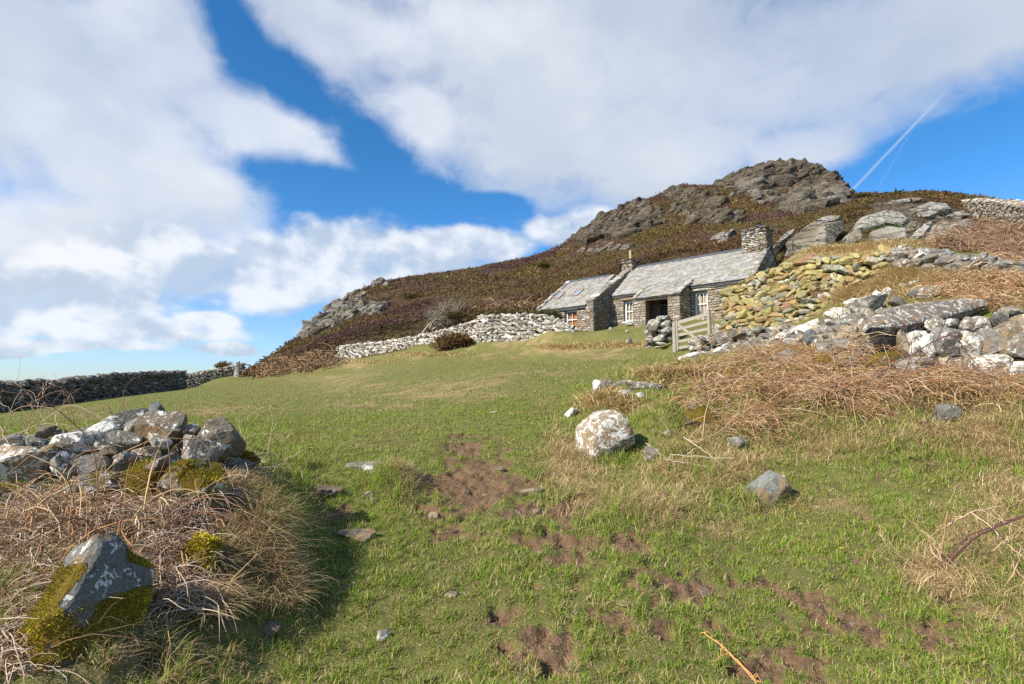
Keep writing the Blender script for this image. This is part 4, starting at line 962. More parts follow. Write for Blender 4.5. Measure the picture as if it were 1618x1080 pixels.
# ---------- wooden gate ----------
gt = bpy.data.objects.new('wooden_gate', None); COL.objects.link(gt); tag(gt, 'grey weathered wooden gate with five rails and a diagonal brace below the cottage porch', 'gate')
G0 = P(1072, 553, 22.0); G0t = P(1070, 506, 22.0); G1 = P(1123, 546, 20.2); G1t = P(1120, 491, 20.2); H_ = G0t[2] - G0[2]
mg = MB(); t_ = (G1 - G0); t_[2] = 0; t_ /= np.linalg.norm(t_); nn_ = np.array([t_[1], -t_[0], 0])
mg.bar(G0, G0t, .09, .09, up=t_, col=(1, 1, 1)); s1 = mg.build('stile', m_wood, gt)
mg = MB(); mg.bar(G1 - [0, 0, .1], G1t + [0, 0, .08], .10, .10, up=t_); mg.build('stile', m_wood, gt)
for i, f_ in enumerate((.08, .29, .5, .70, .92)):
    a_ = G0 + (G0t - G0) * f_ - nn_ * .0; b_ = G1 + (G1t - G1) * f_; d_ = (b_ - a_) / np.linalg.norm(b_ - a_)
    mg = MB(); mg.bar(a_ + d_ * .05, b_ - d_ * .05, .03, .11 if i < 4 else .14, up=(0, 0, 1)); mg.build('rail', m_wood, gt)
mg = MB(); a_ = G0 + (G0t - G0) * .86 - nn_ * -.035; b_ = G1 + (G1t - G1) * .02 + nn_ * .035; mg.bar(a_ + t_ * .08, b_ - t_ * .25, .03, .10, up=(0, 0, 1)); mg.build('brace', m_wood, gt)
mg = MB(); p_ = G0 - t_ * .22; mg.cyl(p_ - [0, 0, .2], p_ + [0, 0, 1.15], .10, .09, 8)
o = mg.build('gatepost', m_wood); tag(recenter(o), 'round wooden post standing left of the weathered gate', 'gatepost')
def hit(px, py, lo=10.0, hi=90.0):
    u, Y, Z = ray(px, py); t = np.linspace(lo, hi, 500); d = (CZ + Z / Y * t) - h0(u / Y * t, t); k = np.where(d <= 0)[0]
    return t[k[0]] if len(k) else hi
def seat(px, py, h, d):
    return float(hit(px, py + .38 * h, d * .72, d * 1.35))
# ---------- loose stones, each on its own ----------
def moss_fuzz(parent, q, f, n, off, seed, amt, wfun=None):
    r = np.random.default_rng(seed); a, b, c = q[f[:, 0]], q[f[:, 1]], q[f[:, 2]]; nr_ = np.cross(b - a, c - a); ar = np.linalg.norm(nr_, axis=1); nr_ /= ar[:, None] + 1e-12
    k = r.choice(len(f), n, p=ar / ar.sum()); u = r.random((n, 2)); fl = u.sum(1) > 1; u[fl] = 1 - u[fl]; p = a[k] + (b - a)[k] * u[:, :1] + (c - a)[k] * u[:, 1:]; N = nr_[k]
    m = fbm(p[:, 0], p[:, 1], p[:, 2], 3, 5) + .35 * N[:, 2] + (amt - .45) * 1.6
    if wfun is not None: m = m * 0 + wfun(p) + .5 * fbm(p[:, 0], p[:, 1], p[:, 2], 3, 7)
    s_ = m > .05; p, N, m = p[s_], N[s_], m[s_]; n = len(p)
    t = np.cross(N, r.normal(size=(n, 3))); t /= np.linalg.norm(t, axis=1)[:, None]; L = r.uniform(.0025, .006, n)[:, None] * (1 + np.clip(m, 0, 1)[:, None]); dirn = N + r.normal(size=(n, 3)) * .45
    V = np.stack([p - t * L * .35 - N * .003, p + t * L * .35 - N * .003, p + dirn * L], 1).reshape(-1, 3) - off
    g = fbm(p[:, 0], p[:, 1], p[:, 2], 2, 3)[:, None]; C = np.clip(np.array([.36, .31, .022]) * (1 + g * .8) + np.array([.06, .01, 0]) * (g > .15), .01, 1) * r.uniform(.55, 1.6, (n, 1))
    return mesh_obj('moss', V, np.arange(n * 3).reshape(-1, 3), m_moss, parent, np.repeat(C, 3, 0))
m_moss, nt = new_mat('moss'); B = NB(nt); B.out(B.attr('col').outputs['Color'], .95, None, .1)
def boulder(px, py, w, h, d, tint, lich, moss, tilt, seed, label, cat='stone', name='stone', group=None, lo=.55, dep=.8, sub=4, yaw=0, pitch=0, npl=8, sharp=18, rough=.05, sink=None):
    v, f = block_verts(sub, seed, 11, max(26, sharp), .05, lo); s = d / F
    mn, mx = v.min(0), v.max(0); v = (v - (mn + mx) / 2) / (mx - mn)
    q = v * np.array([w * s, max(w, h) * dep * s, h * s])
    R = rotm(math.radians(pitch), math.radians(tilt), math.radians(yaw)); q = q @ R.T
    q = q * np.array([w * s / np.ptp(q[:, 0]), 1, h * s / np.ptp(q[:, 2])]) + P(px, py, d)
    if sink is not None:
        g = float(gz(q[:, 0].mean(), q[:, 1].mean())); q[:, 2] += g - q[:, 2].min() - sink * np.ptp(q[:, 2])
    mb = MB(); r_ = np.random.default_rng(seed); mb.add(q, f, tint, (lich, moss, r_.random()))
    o = tag(recenter(mb.build(name, m_stone, None, smooth=False)), label, cat, group)
    if moss > .3 and d < 4.6: moss_fuzz(o, q, f, int(5200 * w / 60 * h / 60), np.array(o.location), seed, moss)
    return o
gry = (.15,.14,.115); lgt = (.24,.225,.19); blu = (.20,.215,.21); brn = (.15,.12,.085); tan_ = (.26,.20,.125); wht = (.55,.53,.48); pnk = (.32,.28,.24)
PG = 'stones of the ruined wall end on the left'
for q in [
 (346,694,70,64,4.35,brn,.22,.0,22,401,'dark brown humped boulder, last stone at the right end of the ruined wall'),
 (321,712,62,48,4.2,lgt,.42,0,6,402,'light grey squarish block leaning on the dark humped end boulder'),
 (263,676,70,54,4.3,brn,.35,0,-4,403,'large domed brown stone with white spots near the top of the ruined wall'),
 (247,652,34,30,4.45,blu,.0,0,-18,404,'small pointed blue grey stone, highest on the ruined wall'),
 (199,661,58,30,4.5,gry,.42,.05,-4,405,'wide pale speckled top stone left of the pointed blue grey one'),
 (215,673,42,28,4.3,blu,.1,0,-22,406,'smooth slanting grey stone between the speckled top stone and the domed brown one'),
 (166,681,54,34,4.35,gry,.85,0,10,407,'rounded stone capped with chalky white lichen on the ruined wall'),
 (203,697,54,34,4.15,gry,.5,0,-4,408,'blunt grey stone with white patches below the slanting smooth stone'),
 (250,697,40,26,4.18,lgt,.55,0,10,409,'pale flat stone tucked under the large domed brown stone'),
 (115,703,64,38,4.2,gry,.7,0,8,410,'broad grey stone splashed with white lichen in the middle of the ruined wall'),
 (71,682,34,20,4.35,brn,.1,0,0,411,'small dark brown stone alone on the top course at the left of the ruined wall'),
 (38,736,86,66,4.0,tan_,.62,.02,12,412,'largest white patched boulder at the lower left of the ruined wall'),
 (82,714,34,28,4.1,tan_,.3,.30,-30,413,'tan stone with a cushion of yellow moss beside the largest white patched boulder'),
 (105,734,48,42,4.0,lgt,.55,0,14,414,'square speckled grey block right of the largest white patched boulder'),
 (148,734,46,30,4.0,pnk,.15,0,14,415,'clean pale pinkish stone in the bottom course of the ruined wall'),
 (195,729,42,30,4.0,lgt,.5,0,-8,416,'whitish stone with brown spots above the mossy left part of the ruined wall'),
 (173,714,30,20,4.1,brn,.05,0,0,417,'small dark brown stone wedged between paler ones in the ruined wall'),
 (252,735,56,34,3.85,brn,.3,.22,-30,418,'dark tilted slab with white spots and a mossy upper edge in the ruined wall'),
 (281,732,26,22,3.95,lgt,.3,0,0,419,'little pale grey stone resting on the big mossy boulder'),
 (312,764,96,68,3.75,tan_,.35,.46,4,420,'big yellow mossy boulder with a bare white face at the foot of the ruined wall'),
 (235,766,54,66,3.8,gry,.1,.62,4,421,'upright stone wholly covered in yellow green moss left of the big mossy boulder'),
 (150,768,70,40,3.8,brn,.45,.34,0,422,'dark mossy stone with a pale lower corner in the brown bracken'),
 (62,700,40,24,4.25,gry,.6,0,5,423,'flat whitish stone left of the broad grey lichen splashed one'),
 (18,697,44,22,4.3,gry,.4,0,0,424,'long grey stone at the left photo edge on the top of the ruined wall'),
 (12,713,36,22,4.2,lgt,.6,0,-8,425,'pale stone at the photo edge just above the largest white patched boulder'),
 (98,686,26,16,4.4,tan_,.15,0,0,427,'small tan stone behind the broad grey lichen splashed one'),
 (134,684,38,20,4.4,brn,.3,0,0,428,'dark flat stone left of the white capped rounded one'),
 (300,684,32,30,4.55,gry,.3,0,-20,429,'shaded grey stone behind the large domed brown stone'),
 (234,714,44,18,4.1,tan_,.2,.15,0,430,'thin brown stone lying between the blunt grey one and the tilted slab'),
 (44,786,50,36,3.75,gry,.2,.12,0,431,'half buried grey stone low in the bracken under the largest white patched boulder'),
 (4,782,40,36,3.75,gry,.1,.6,0,432,'mossy stone at the left photo edge low in the bracken'),
 (392,724,40,24,4.6,brn,.1,.6,20,433,'orange mossy stone behind the dark humped boulder at the end of the ruined wall')]:
    boulder(q[0], q[1], q[2] * 1.02, q[3] * 1.08, q[4] * .92, q[5], q[6] * .72, q[7], q[8], q[9], q[10], group=PG, lo=.45, sharp=44)
# dark hearting under and behind them, one wall core
rr = np.random.default_rng(88); mb = MB()
for i in range(190):
    px = rr.uniform(-60, 375); t = rr.random(); top = np.interp(px, [-60, 80, 160, 220, 290, 375], [712, 708, 700, 694, 700, 716])
    py = top + t * (786 - top); put_stone(mb, P(px, py, 4.32 - .5 * t + rr.uniform(-.1, .1)), rr.uniform(.12, .24, 3) * [1.1, 1, .7], (rr.normal() * .4, rr.normal() * .4, rr.uniform(0, 3)), 'dark' if rr.random() < .7 else 'grey', rr, 2, .15, .12)
for px in np.arange(-300, -40, 16):
    for py in (705, 725, 745, 765): put_stone(mb, P(px + rr.normal() * 4, py, 4.05), rr.uniform(.14, .3, 3), (rr.normal() * .4, rr.normal() * .4, rr.uniform(0, 3)), 'grey', rr, 2, .4, .1)
tag(recenter(mb.build('ruined_wall', m_stone)), 'rubble heart of the tumbled dry stone wall on the left, dark between the loose stones', 'dry stone wall')

# leaning slab in the left foreground
def plate_geom(outline, thick, seed, sub=5, edge=.03, rough=1.0):
    pts = np.array([P(*o) for o in outline]); c = pts.mean(0); U, S_, Vt = np.linalg.svd(pts - c); ax, ay, nz_ = Vt
    if nz_[1] > 0: nz_ = -nz_
    xy = np.stack([(pts - c) @ ax, (pts - c) @ ay], 1); ang = np.arctan2(xy[:, 1], xy[:, 0]); o_ = np.argsort(ang); rad = np.linalg.norm(xy[o_], axis=1); P2 = xy[o_]
    dv, f = ICO[sub]; th = np.arctan2(dv[:, 1], dv[:, 0]); rxy = np.hypot(dv[:, 0], dv[:, 1])
    R = np.full(len(dv), 1e9); dx_, dy_ = np.cos(th), np.sin(th)
    for i in range(len(P2)):
        a_, b_ = P2[i], P2[(i + 1) % len(P2)]; e_ = b_ - a_; den = dx_ * e_[1] - dy_ * e_[0]
        with np.errstate(divide='ignore', invalid='ignore'):
            t_ = (a_[0] * e_[1] - a_[1] * e_[0]) / den; s_ = (a_[0] * dy_ - a_[1] * dx_) / den
        ok = (t_ > 0) & (s_ >= -1e-6) & (s_ <= 1 + 1e-6); R = np.where(ok & (t_ < R), t_, R)
    R[R > 1e8] = rad.mean(); k = 1 / np.maximum(rxy, np.abs(dv[:, 2])); px_ = (rxy * k) ** .9; pz = dv[:, 2] * k
    if np.dot(np.cross(ax, ay), nz_) < 0: f = f[:, ::-1]
    w_ = c + ax * (R * px_ * dx_)[:, None] + ay * (R * px_ * dy_)[:, None] + nz_ * (pz * thick / 2 - thick / 2)[:, None]
    rim = sstep(.75, 1.0, px_); w_ -= nz_[None] * (rim * pz * edge)[:, None]
    fs = min(1, .34 / thick); g = w_ * fs
    nn = (fbm(g[:, 0] + seed, g[:, 1], g[:, 2], 5, 3.0) * .035 + fbm(g[:, 0] + seed, g[:, 1], g[:, 2], 3, 14) * .010) * rough
    dirn = (w_ - c); dirn /= np.linalg.norm(dirn, axis=1)[:, None] + 1e-6
    return w_ + dirn * nn[:, None] * max(.5, thick / .3), f
def plate(name, outline, d0, d1, thick, tint, lich, moss, seed, label, cat='stone', sub=5, edge=.03, mossf=None):
    """irregular slab: outline (px, py, depth) points of its front face, pushed back by thick"""
    w_, f = plate_geom(outline, thick, seed, sub, edge)
    mv = np.full(len(w_), moss) if mossf is None else np.clip(mossf(w_), 0, 1)
    aux = np.stack([lich * (1 - mv), mv, np.full(len(w_), .37 + seed * .01)], 1)
    mb = MB(); mb.add(w_, f, tint, aux); o = tag(recenter(mb.build(name, m_stone)), label, cat)
    if mossf is not None: moss_fuzz(o, w_, f, 30000, np.array(o.location), seed, .5, lambda p: mossf(p) * 1.1 - .42)
    return o
def slab_moss(p):
    px, py = proj(p[:, 0], p[:, 1], p[:, 2])
    low = sstep(925, 965, py + (px - 150) * .25); rim = sstep(15, 0, px - np.interp(py, [840, 905, 985, 1060], [165, 128, 60, 70])) * sstep(870, 900, py); top = sstep(192, 204, px) * sstep(905, 890, py - (px - 240) * .3)
    nz = .55 * fbm(p[:, 0], p[:, 1], p[:, 2], 4, 5.0)
    return np.maximum(np.maximum(low * .6, rim * .75), top * .7) + nz * np.maximum(np.maximum(low, rim), top)
plate('standing_slab', [(60,985,2.12),(76,966,2.17),(128,900,2.28),(178,828,2.42),(196,834,2.50),(212,870,2.55),(246,892,2.62),(244,940,2.56),(236,990,2.44),(178,1040,2.2),(92,1056,2.05),(68,1020,2.1)], 0, 0, .22, (.135,.135,.12), .24, .52, 3, 'big triangular leaning slab with yellow moss and grey tip in the left foreground', 'stone', mossf=slab_moss)
boulder(318,876,64,56,2.95,gry,.05,.75,10,440,'moss covered stone sunk in tan grass right of the triangular slab', dep=.7)
# the long slab lying on the front wall
plate('capstone', [(1366,512,8.3),(1380,498,8.4),(1400,486,8.6),(1440,474,8.9),(1490,470,9.2),(1540,464,9.5),(1560,470,9.6),(1558,484,9.5),(1520,492,9.0),(1490,500,8.7),(1440,506,8.3),(1400,508,8.1),(1376,516,8.1)], 0, 0, .24, (.19,.155,.115), .34, .0, 5, 'very long grey slab with orange stains lying across the top of the front wall', 'stone')
SG = 'stones around the right hand mound'
for q in [
 (952,690,86,82,6.6,(.33,.235,.14),.42,.0,-14,487,'big pale boulder patched white and brown at the left foot of the mound',.7),
 (1218,770,76,66,5.35,(.19,.205,.19),.08,.0,-12,452,'lone smooth grey boulder half buried in the turf on the right',.7),
 (904,652,26,16,9.3,wht,.9,0,-25,453,'small bright white stone lying in grass left of the mound',.8),
 (946,612,20,24,10.4,wht,.85,0,-30,454,'white triangular stone on the left tip of the mound',.8),
 (962,607,20,18,10.5,brn,.1,0,10,455,'small brown stone behind the white triangular one on the mound',.8),
 (978,608,30,16,10.0,blu,.1,0,-32,456,'thin blue grey stone tilted up on the mound',.5),
 (1014,612,58,22,9.6,(.26,.23,.20),.3,0,8,457,'long flat brown stone on the left crest of the mound',.6),
 (989,623,30,15,9.3,wht,.7,0,4,458,'white stone with dark spots under the long flat brown one',.8),
 (1012,624,18,9,9.3,lgt,.7,0,0,459,'tiny pale stone beside the white spotted one',.8),
 (1030,589,48,14,11.5,lgt,.7,0,-8,460,'low whitish stone showing through dead grass on the mound crest',.8),
 (1090,565,36,19,14,wht,.75,0,-5,461,'rounded chalk white stone just below the gate',.8),
 (1104,548,34,26,15.5,(.22,.18,.13),.35,.1,10,462,'brown and white stone at the foot of the gate post',.8),
 (1140,535,56,27,15.5,(.19,.21,.19),.1,.05,-4,463,'wide flat grey green boulder in front of the right end of the gate',.8),
 (1137,553,20,9,14,wht,.8,0,0,464,'small white stone under the wide grey green boulder',.8),
 (1185,527,62,16,16.5,(.13,.15,.16),.1,0,-8,465,'long dark blue grey stone in front of the yellow wall',.7),
 (1070,580,18,9,13,gry,.2,0,0,466,'little grey stone on the slope below the chalk white one',.8),
 (1143,588,24,18,10.2,wht,.5,.15,-30,467,'white faced stone poking from a mossy hollow in the bracken',.8),
 (1158,588,34,22,10.3,brn,.05,.6,10,468,'dark moss topped stone next to the white faced one in the bracken',.8),
 (1112,618,26,20,9.2,gry,.4,.45,0,469,'mossy grey stone under bramble stems on the mound',.8),
 (1190,622,70,44,8.9,brn,.05,.85,0,470,'large dark mossy boulder buried under dead bracken',.8),
 (1240,626,40,36,8.7,brn,.05,.8,0,471,'mossy boulder right of the largest mossy one under the bracken',.8),
 (1262,590,50,28,9.3,brn,.1,.7,0,472,'mossy stone in brambles left of the front wall',.8),
 (1102,660,44,34,7.6,brn,.05,.55,0,473,'moss capped brown stone above a dark hollow in the mound',.8),
 (1028,687,32,22,7.0,(.26,.22,.17),.15,.2,-8,474,'brown slab in the mound right of the big pale boulder',.7),
 (1056,690,26,24,6.8,(.32,.24,.15),.15,.0,-40,475,'tan pointed slab leaning in the mound',.6),
 (1031,721,30,32,6.4,(.28,.23,.19),.2,.0,-14,476,'pinkish brown stone at the toe of the mound',.6),
 (1008,731,9,8,6.1,(.25,.18,.13),.1,0,0,477,'pebble sized brown stone left of the pinkish brown one',.8),
 (1166,700,30,22,6.7,(.22,.23,.21),.2,.2,0,478,'faint grey stone hidden in grass above the lone smooth grey boulder',.8),
 (1500,655,40,34,6.9,gry,.15,.3,0,479,'grey stone showing through dead grass below the front wall',.8),
 (1508,663,14,12,6.6,(.09,.11,.12),.0,0,0,480,'small slate blue stone beside the half hidden grey stone',.8)]:
    boulder(*q[:4], seat(q[0], q[1], q[3], q[4]), q[5], q[6], q[7], q[8], q[9], q[10], group=SG, dep=q[11], sub=4 if q[2] > 40 else 3, sink={487: .12, 452: .3}.get(q[9]))
RG = 'stones of the rubble row below the yellow wall'
for i, q in enumerate([
 (1219,524,24,16,14.5,'white',.5,0,'white stone at the left end of the rubble row'),(1241,520,22,18,14.3,'brown',.3,0,'rounded brown stone second in the rubble row'),(1270,518,36,28,12.6,'white',.85,0,'biggest white stone of the rubble row'),
 (1286,533,30,26,11.5,'blue',.0,0,'blue grey block in the rubble row'),(1252,541,30,16,11.6,'white',.8,0,'white stone low in the rubble row under the big one'),(1238,532,30,14,12.4,'white',.7,0,'flat white stone left of the blue grey block'),
 (1305,520,26,14,12.4,'grey',.4,0,'grey stone on the right part of the rubble row'),(1324,512,34,20,11.8,'grey',.2,0,'slanting grey stone left of the long capstone slab'),(1345,506,30,22,11.2,'grey',.3,0,'grey stone touching the tip of the long capstone slab'),
 (1330,496,46,22,11.6,'white',.8,0,'long white stone uppermost in the rubble row'),(1372,484,56,36,11.2,'white',.55,-10,'large cream coloured boulder behind the tip of the long capstone slab'),(1350,478,26,18,12.0,'white',.8,0,'white stone left of the cream coloured boulder'),
 (1388,466,20,18,11.8,'white',.8,0,'pale knob of stone left of the pair above the cream boulder'),(1403,464,18,20,11.8,'white',.75,10,'pale upright stone above the cream boulder'),(1418,476,28,18,11.4,'dark',.1,0,'dark stone between the cream boulder and the long capstone slab'),
 (1427,452,12,10,12.6,'white',.7,0,'small white stone in the short turf above the rubble'),(1441,448,24,12,12.6,'white',.7,-30,'narrow white stone pointing up the grassy slope'),(1450,462,30,20,11.8,'blue',.0,-20,'blue grey stone behind the long capstone slab'),
 (1462,463,32,22,11.6,'brown',.45,-10,'cream and brown stone resting on the long capstone slab'),(1332,545,36,22,9.8,'grey',.2,0,'dark topped grey block left of the broad tan block'),(1386,538,76,36,8.9,'tan',.5,0,'broad tan block patched white under the tip of the long capstone slab'),
 (1398,572,22,24,8.2,'white',.95,-30,'clean white pointed stone standing out of the front wall bracken'),(1301,540,18,14,10.8,'grey',.3,.1,'grey stone right below the blue grey block'),(1262,531,18,12,12.2,'white',.6,0,'little white stone between the big white one and the blue block'),
 (1200,532,26,12,14.8,'white',.6,-20,'thin white stone beside the long dark blue grey one'),(1312,508,16,10,12.6,'white',.8,0,'small white stone above the grey ones in the rubble row'),(1296,512,20,10,12.8,'brown',.3,0,'small brown stone in the back of the rubble row'),
 (1230,548,22,12,11.9,'brown',.2,.3,'mossy brown stone at the bottom of the rubble row')]):
    t = dict(white=(.36,.32,.24), brown=(.26,.20,.125), blue=(.13,.16,.175), grey=(.24,.235,.21), dark=(.12,.11,.09), tan=(.42,.36,.25))[q[5]]
    boulder(q[0], q[1], q[2], q[3], seat(q[0], q[1], q[3], q[4]), t, q[6] * .7, .0 if 'mossy' not in q[8] else .4, q[7], 500 + i, q[8], group=RG, sub=3 if q[2] < 30 else 4)
# small filling rubble under the row and the mound: one heap
rr = np.random.default_rng(91); mb = MB()
for i in range(560):
    t = rr.random(); px = 1110 + t * 300 + rr.normal() * 6; py = np.interp(px, [1110, 1195, 1290, 1385], [546, 534, 530, 502]) + rr.uniform(-12, 16); d = np.interp(px, [1110, 1195, 1290, 1385], [16.6, 14.6, 12.0, 10.6]) + rr.uniform(-.3, .6)
    put_stone(mb, P(px, py, min(d, seat(px, py, 0, d) - .04)), rr.lognormal(-1.75, .4, 3) * [1.1, 1, .75], (rr.normal() * .4, rr.normal() * .4, rr.uniform(0, 3)), rr.choice(['white', 'grey', 'brown', 'brown', 'dark']), rr, 2, .06, .12)
tag(recenter(mb.build('rubble_bank', m_stone)), 'loose small rubble packed between the bigger stones of the row below the yellow wall', 'rubble')
mb = MB()
for i in range(85):
    px = rr.uniform(1090, 1345); py = rr.uniform(570, 655); u_, Y_, Z_ = ray(px, py); t_ = np.linspace(5.5, 14, 160); k_ = np.where(CZ + Z_ / Y_ * t_ - h0(u_ / Y_ * t_, t_) <= 0)[0]
    if not len(k_): continue
    p_ = P(px, py, t_[k_[0]]); put_stone(mb, p_ + [0, 0, .03], rr.lognormal(-1.55, .35, 3) * [1.15, 1, .8], (rr.normal() * .4, rr.normal() * .4, rr.uniform(0, 3)), rr.choice(['dark', 'brown', 'grey', 'dark']), rr, 3, .1, .55 if rr.random() < .75 else .2)
tag(recenter(mb.build('mound_rubble', m_stone)), 'dark mossy fallen stones showing through the dead bracken of the right hand mound', 'rubble')
# heap of stones left of the gate
HG = 'stones of the heap left of the gate'
for i, q in enumerate([(1050,503,26,9,22.5,'grey','flat capping stone on top of the heap left of the gate'),(1052,512,16,14,22.2,'brown','brown stone under the cap of the heap left of the gate'),(1040,510,14,12,22.5,'white','pale stone at the upper left of the heap by the gate'),
 (1055,522,22,12,21.9,'grey','wide dark grey stone in the middle of the heap by the gate'),(1042,534,20,12,21.8,'white','rounded pale stone low in the heap by the gate'),(1044,543,18,6,21.6,'white','thin white stone at the bottom of the heap by the gate'),
 (1022,526,8,9,22.3,'white','bright white stone at the left foot of the heap by the gate'),(1032,519,14,12,22.3,'dark','dark stone on the left flank of the heap by the gate'),(1033,508,10,9,22.6,'grey','small grey stone at the top left corner of the heap by the gate'),
 (1030,537,10,10,22,'brown','small brown stone at the lower left of the heap by the gate'),(1064,514,14,14,22.3,'dark','dark stone on the right flank of the heap by the gate'),(1062,534,14,16,22,'dark','dark shaded stone at the lower right of the heap by the gate')]):
    t = dict(white=(.46,.45,.40), brown=(.24,.20,.15), grey=(.22,.22,.20), dark=(.13,.125,.11))[q[5]]
    boulder(*q[:4], q[4] + 2.2, t, .35 if q[5] != 'dark' else .15, .05, 0, 540 + i, q[6], group=HG, sub=2)
mb = MB()
for i in range(110): put_stone(mb, P(rr.uniform(1024, 1066), rr.uniform(508, 550), 24.8 + rr.uniform(0, .6)), rr.uniform(.15, .4, 3) * [1, 1, .7], (rr.normal() * .3, rr.normal() * .3, rr.uniform(0, 3)), 'grey' if rr.random() < .6 else 'dark', rr, 2, .2, .1)
tag(recenter(mb.build('stone_heap', m_stone)), 'inner stones of the small heap between the grass bank and the gate', 'stone heap')
BG = 'stones along the grass bank and cottage foot'
for i, q in enumerate([(997,511,16,9,30,'grey','grey stone under the narrow sash window'),(1009,511,12,9,29.5,'brown','brown stone beside the grey one under the narrow sash window'),(994,539,10,13,28.2,'grey','upright grey stone set in the face of the grass bank'),
   (1020,505,14,6,30,'grey','flat grey stone before the porch'),(1125,525,13,26,22.5,'brown','brown boulder right of the gate below the sash window'),(1136,522,16,24,22.4,'grey','grey leaning boulder between the gate and the yellow wall'),(965,519,6,6,30,'white','small white stone on the crest of the grass bank'),
   (990,523,5,5,29.5,'white','tiny white stone in the middle of the grass bank'),(925,521,7,5,31,'white','white stone at the left end of the grass bank'),(912,517,7,5,32,'white','white stone below the annex window'),(779,651,12,3,9.8,'white','thin white flake lying alone in the pasture')]):
    t = dict(white=(.5,.48,.44), brown=(.26,.21,.14), grey=(.25,.25,.22))[q[5]]; boulder(*q[:4], seat(q[0], q[1], q[3], q[4]), t, .3, .1, 0, 560 + i, q[6], group=BG, sub=2)
# stones set in the worn gateway
GG = 'flat stones in the worn gateway'
for i, q in enumerate([(580,737,66,16,5.95,'grey',.1,.25,'pale slab with yellow moss at the top of the gateway'),(592,743,36,10,5.75,'white',.95,0,'bright white flake on the front of the mossy pale slab'),(514,789,52,22,4.95,'brown',.05,0,'flat brown slab in the shade of the ruined wall'),
  (562,850,60,22,4.15,'tan',.0,.02,'flat tan stone sunk in turf in the middle left of the path'),(580,782,26,16,5.05,'tan',.05,0,'tan stone left of the grass tussock'),(592,789,14,16,4.95,'brown',.05,0,'small brown stone touching the tan one by the tussock'),
  (686,808,20,9,4.7,'tan',.05,.0,'narrow tan stone right of the grass tussock'),(842,774,42,14,5.2,'tan',.05,.1,'triangular tan stone in the mud'),(820,799,20,14,4.8,'brown',.05,.0,'small brown stone left of its twin under the triangular tan one'),(850,800,18,14,4.8,'brown',.05,0,'small reddish stone right below the triangular tan one'),
  (840,830,20,10,4.4,'tan',.1,0,'pale brown stone in turf below the pair of small brown stones'),(605,1017,20,24,2.95,'grey',.3,.0,'little upright grey stone in the near turf'),(424,1043,42,18,2.85,'brown',.05,.0,'buried brown stone at the lower left of the turf'),
  (712,925,22,8,3.4,'tan',.05,0,'thin pale stone lying in the middle of the near turf'),(992,944,40,8,3.3,'tan',.2,.0,'flat pale stone breaking the turf right of centre'),(1115,917,24,16,3.55,'brown',.05,0,'rounded brown stone in a bare patch right of centre'),(1345,943,14,9,3.3,'brown',.05,0,'small red brown stone in the right turf'),
  (560,918,6,8,3.5,'white',.9,0,'tiny white chip in the turf left of centre'),(905,1050,18,12,2.75,'tan',.2,0,'small pale stone at the bottom of the photo'),(768,770,20,12,5.3,'brown',.05,0,'low brown stone at the left of the mud'),(790,744,20,9,6.0,'brown',.05,0,'flat brown stone at the top of the mud'),(630,770,18,10,5.3,'grey',.1,0,'small grey stone in front of the mossy pale slab')]):
    t = dict(white=(.62,.60,.56), brown=(.21,.14,.09), tan=(.34,.26,.16), grey=(.26,.25,.23))[q[5]]
    boulder(*q[:5], t, q[6], q[7], 0 if q[2] != 42 else -8, 580 + i, q[8], group=GG, sub=4 if q[2] > 30 else 3, dep=.75, npl=6, sink=.5)

# outcrops beside the gable: jointed slabs standing against each other
def outcrop(lst, label, seed):
    mb = MB(); r = np.random.default_rng(seed)
    for k, (pts, d, th, tint, lich, dd) in enumerate(lst):
        m = sum(p[0] for p in pts) / len(pts); my = sum(p[1] for p in pts) / len(pts)
        d = max(min(d, hit(m, max(p[1] for p in pts), 22) + .5) - .8, 34.6 if seed == 41 else 0)
        o = [(p[0], p[1], d + (p[0] - m) * dd - (p[1] - my) * .035) for p in pts]
        v, f = plate_geom(o, th, seed * 10 + k, 5, .35, .75); mb.add(v, f, np.array(tint), (lich, .35, r.random()))
    return tag(recenter(mb.build('rock_outcrop', m_far)), label, 'rock outcrop')
g1 = (.36,.34,.275); g2 = (.27,.25,.19); g3 = (.48,.46,.40)
outcrop([([(1238,378),(1262,362),(1285,349),(1302,346),(1300,372),(1296,400),(1288,412),(1258,405),(1242,394)],35.5,3.0,g2,.1,-.03),([(1262,360),(1290,345),(1318,337),(1336,337),(1330,345),(1302,352),(1280,358)],36.5,3.0,g3,.35,0),
  ([(1301,350),(1338,338),(1340,352),(1326,378),(1312,394),(1299,405),(1300,375)],36,3.0,g1,.15,.05),([(1308,408),(1322,385),(1345,361),(1355,360),(1346,380),(1330,400),(1318,410)],35.2,1.6,g3,.4,0),
  ([(1332,405),(1350,379),(1374,371),(1380,388),(1364,402)],34.6,1.6,g3,.3,.02),([(1226,380),(1246,362),(1262,356),(1256,366),(1236,382)],37,1.6,g3,.4,0),([(1298,404),(1316,396),(1322,404),(1312,412),(1298,412)],34.6,1.2,g2,.1,0)],
  'big angular grey outcrop directly right of the dark cottage gable', 41)
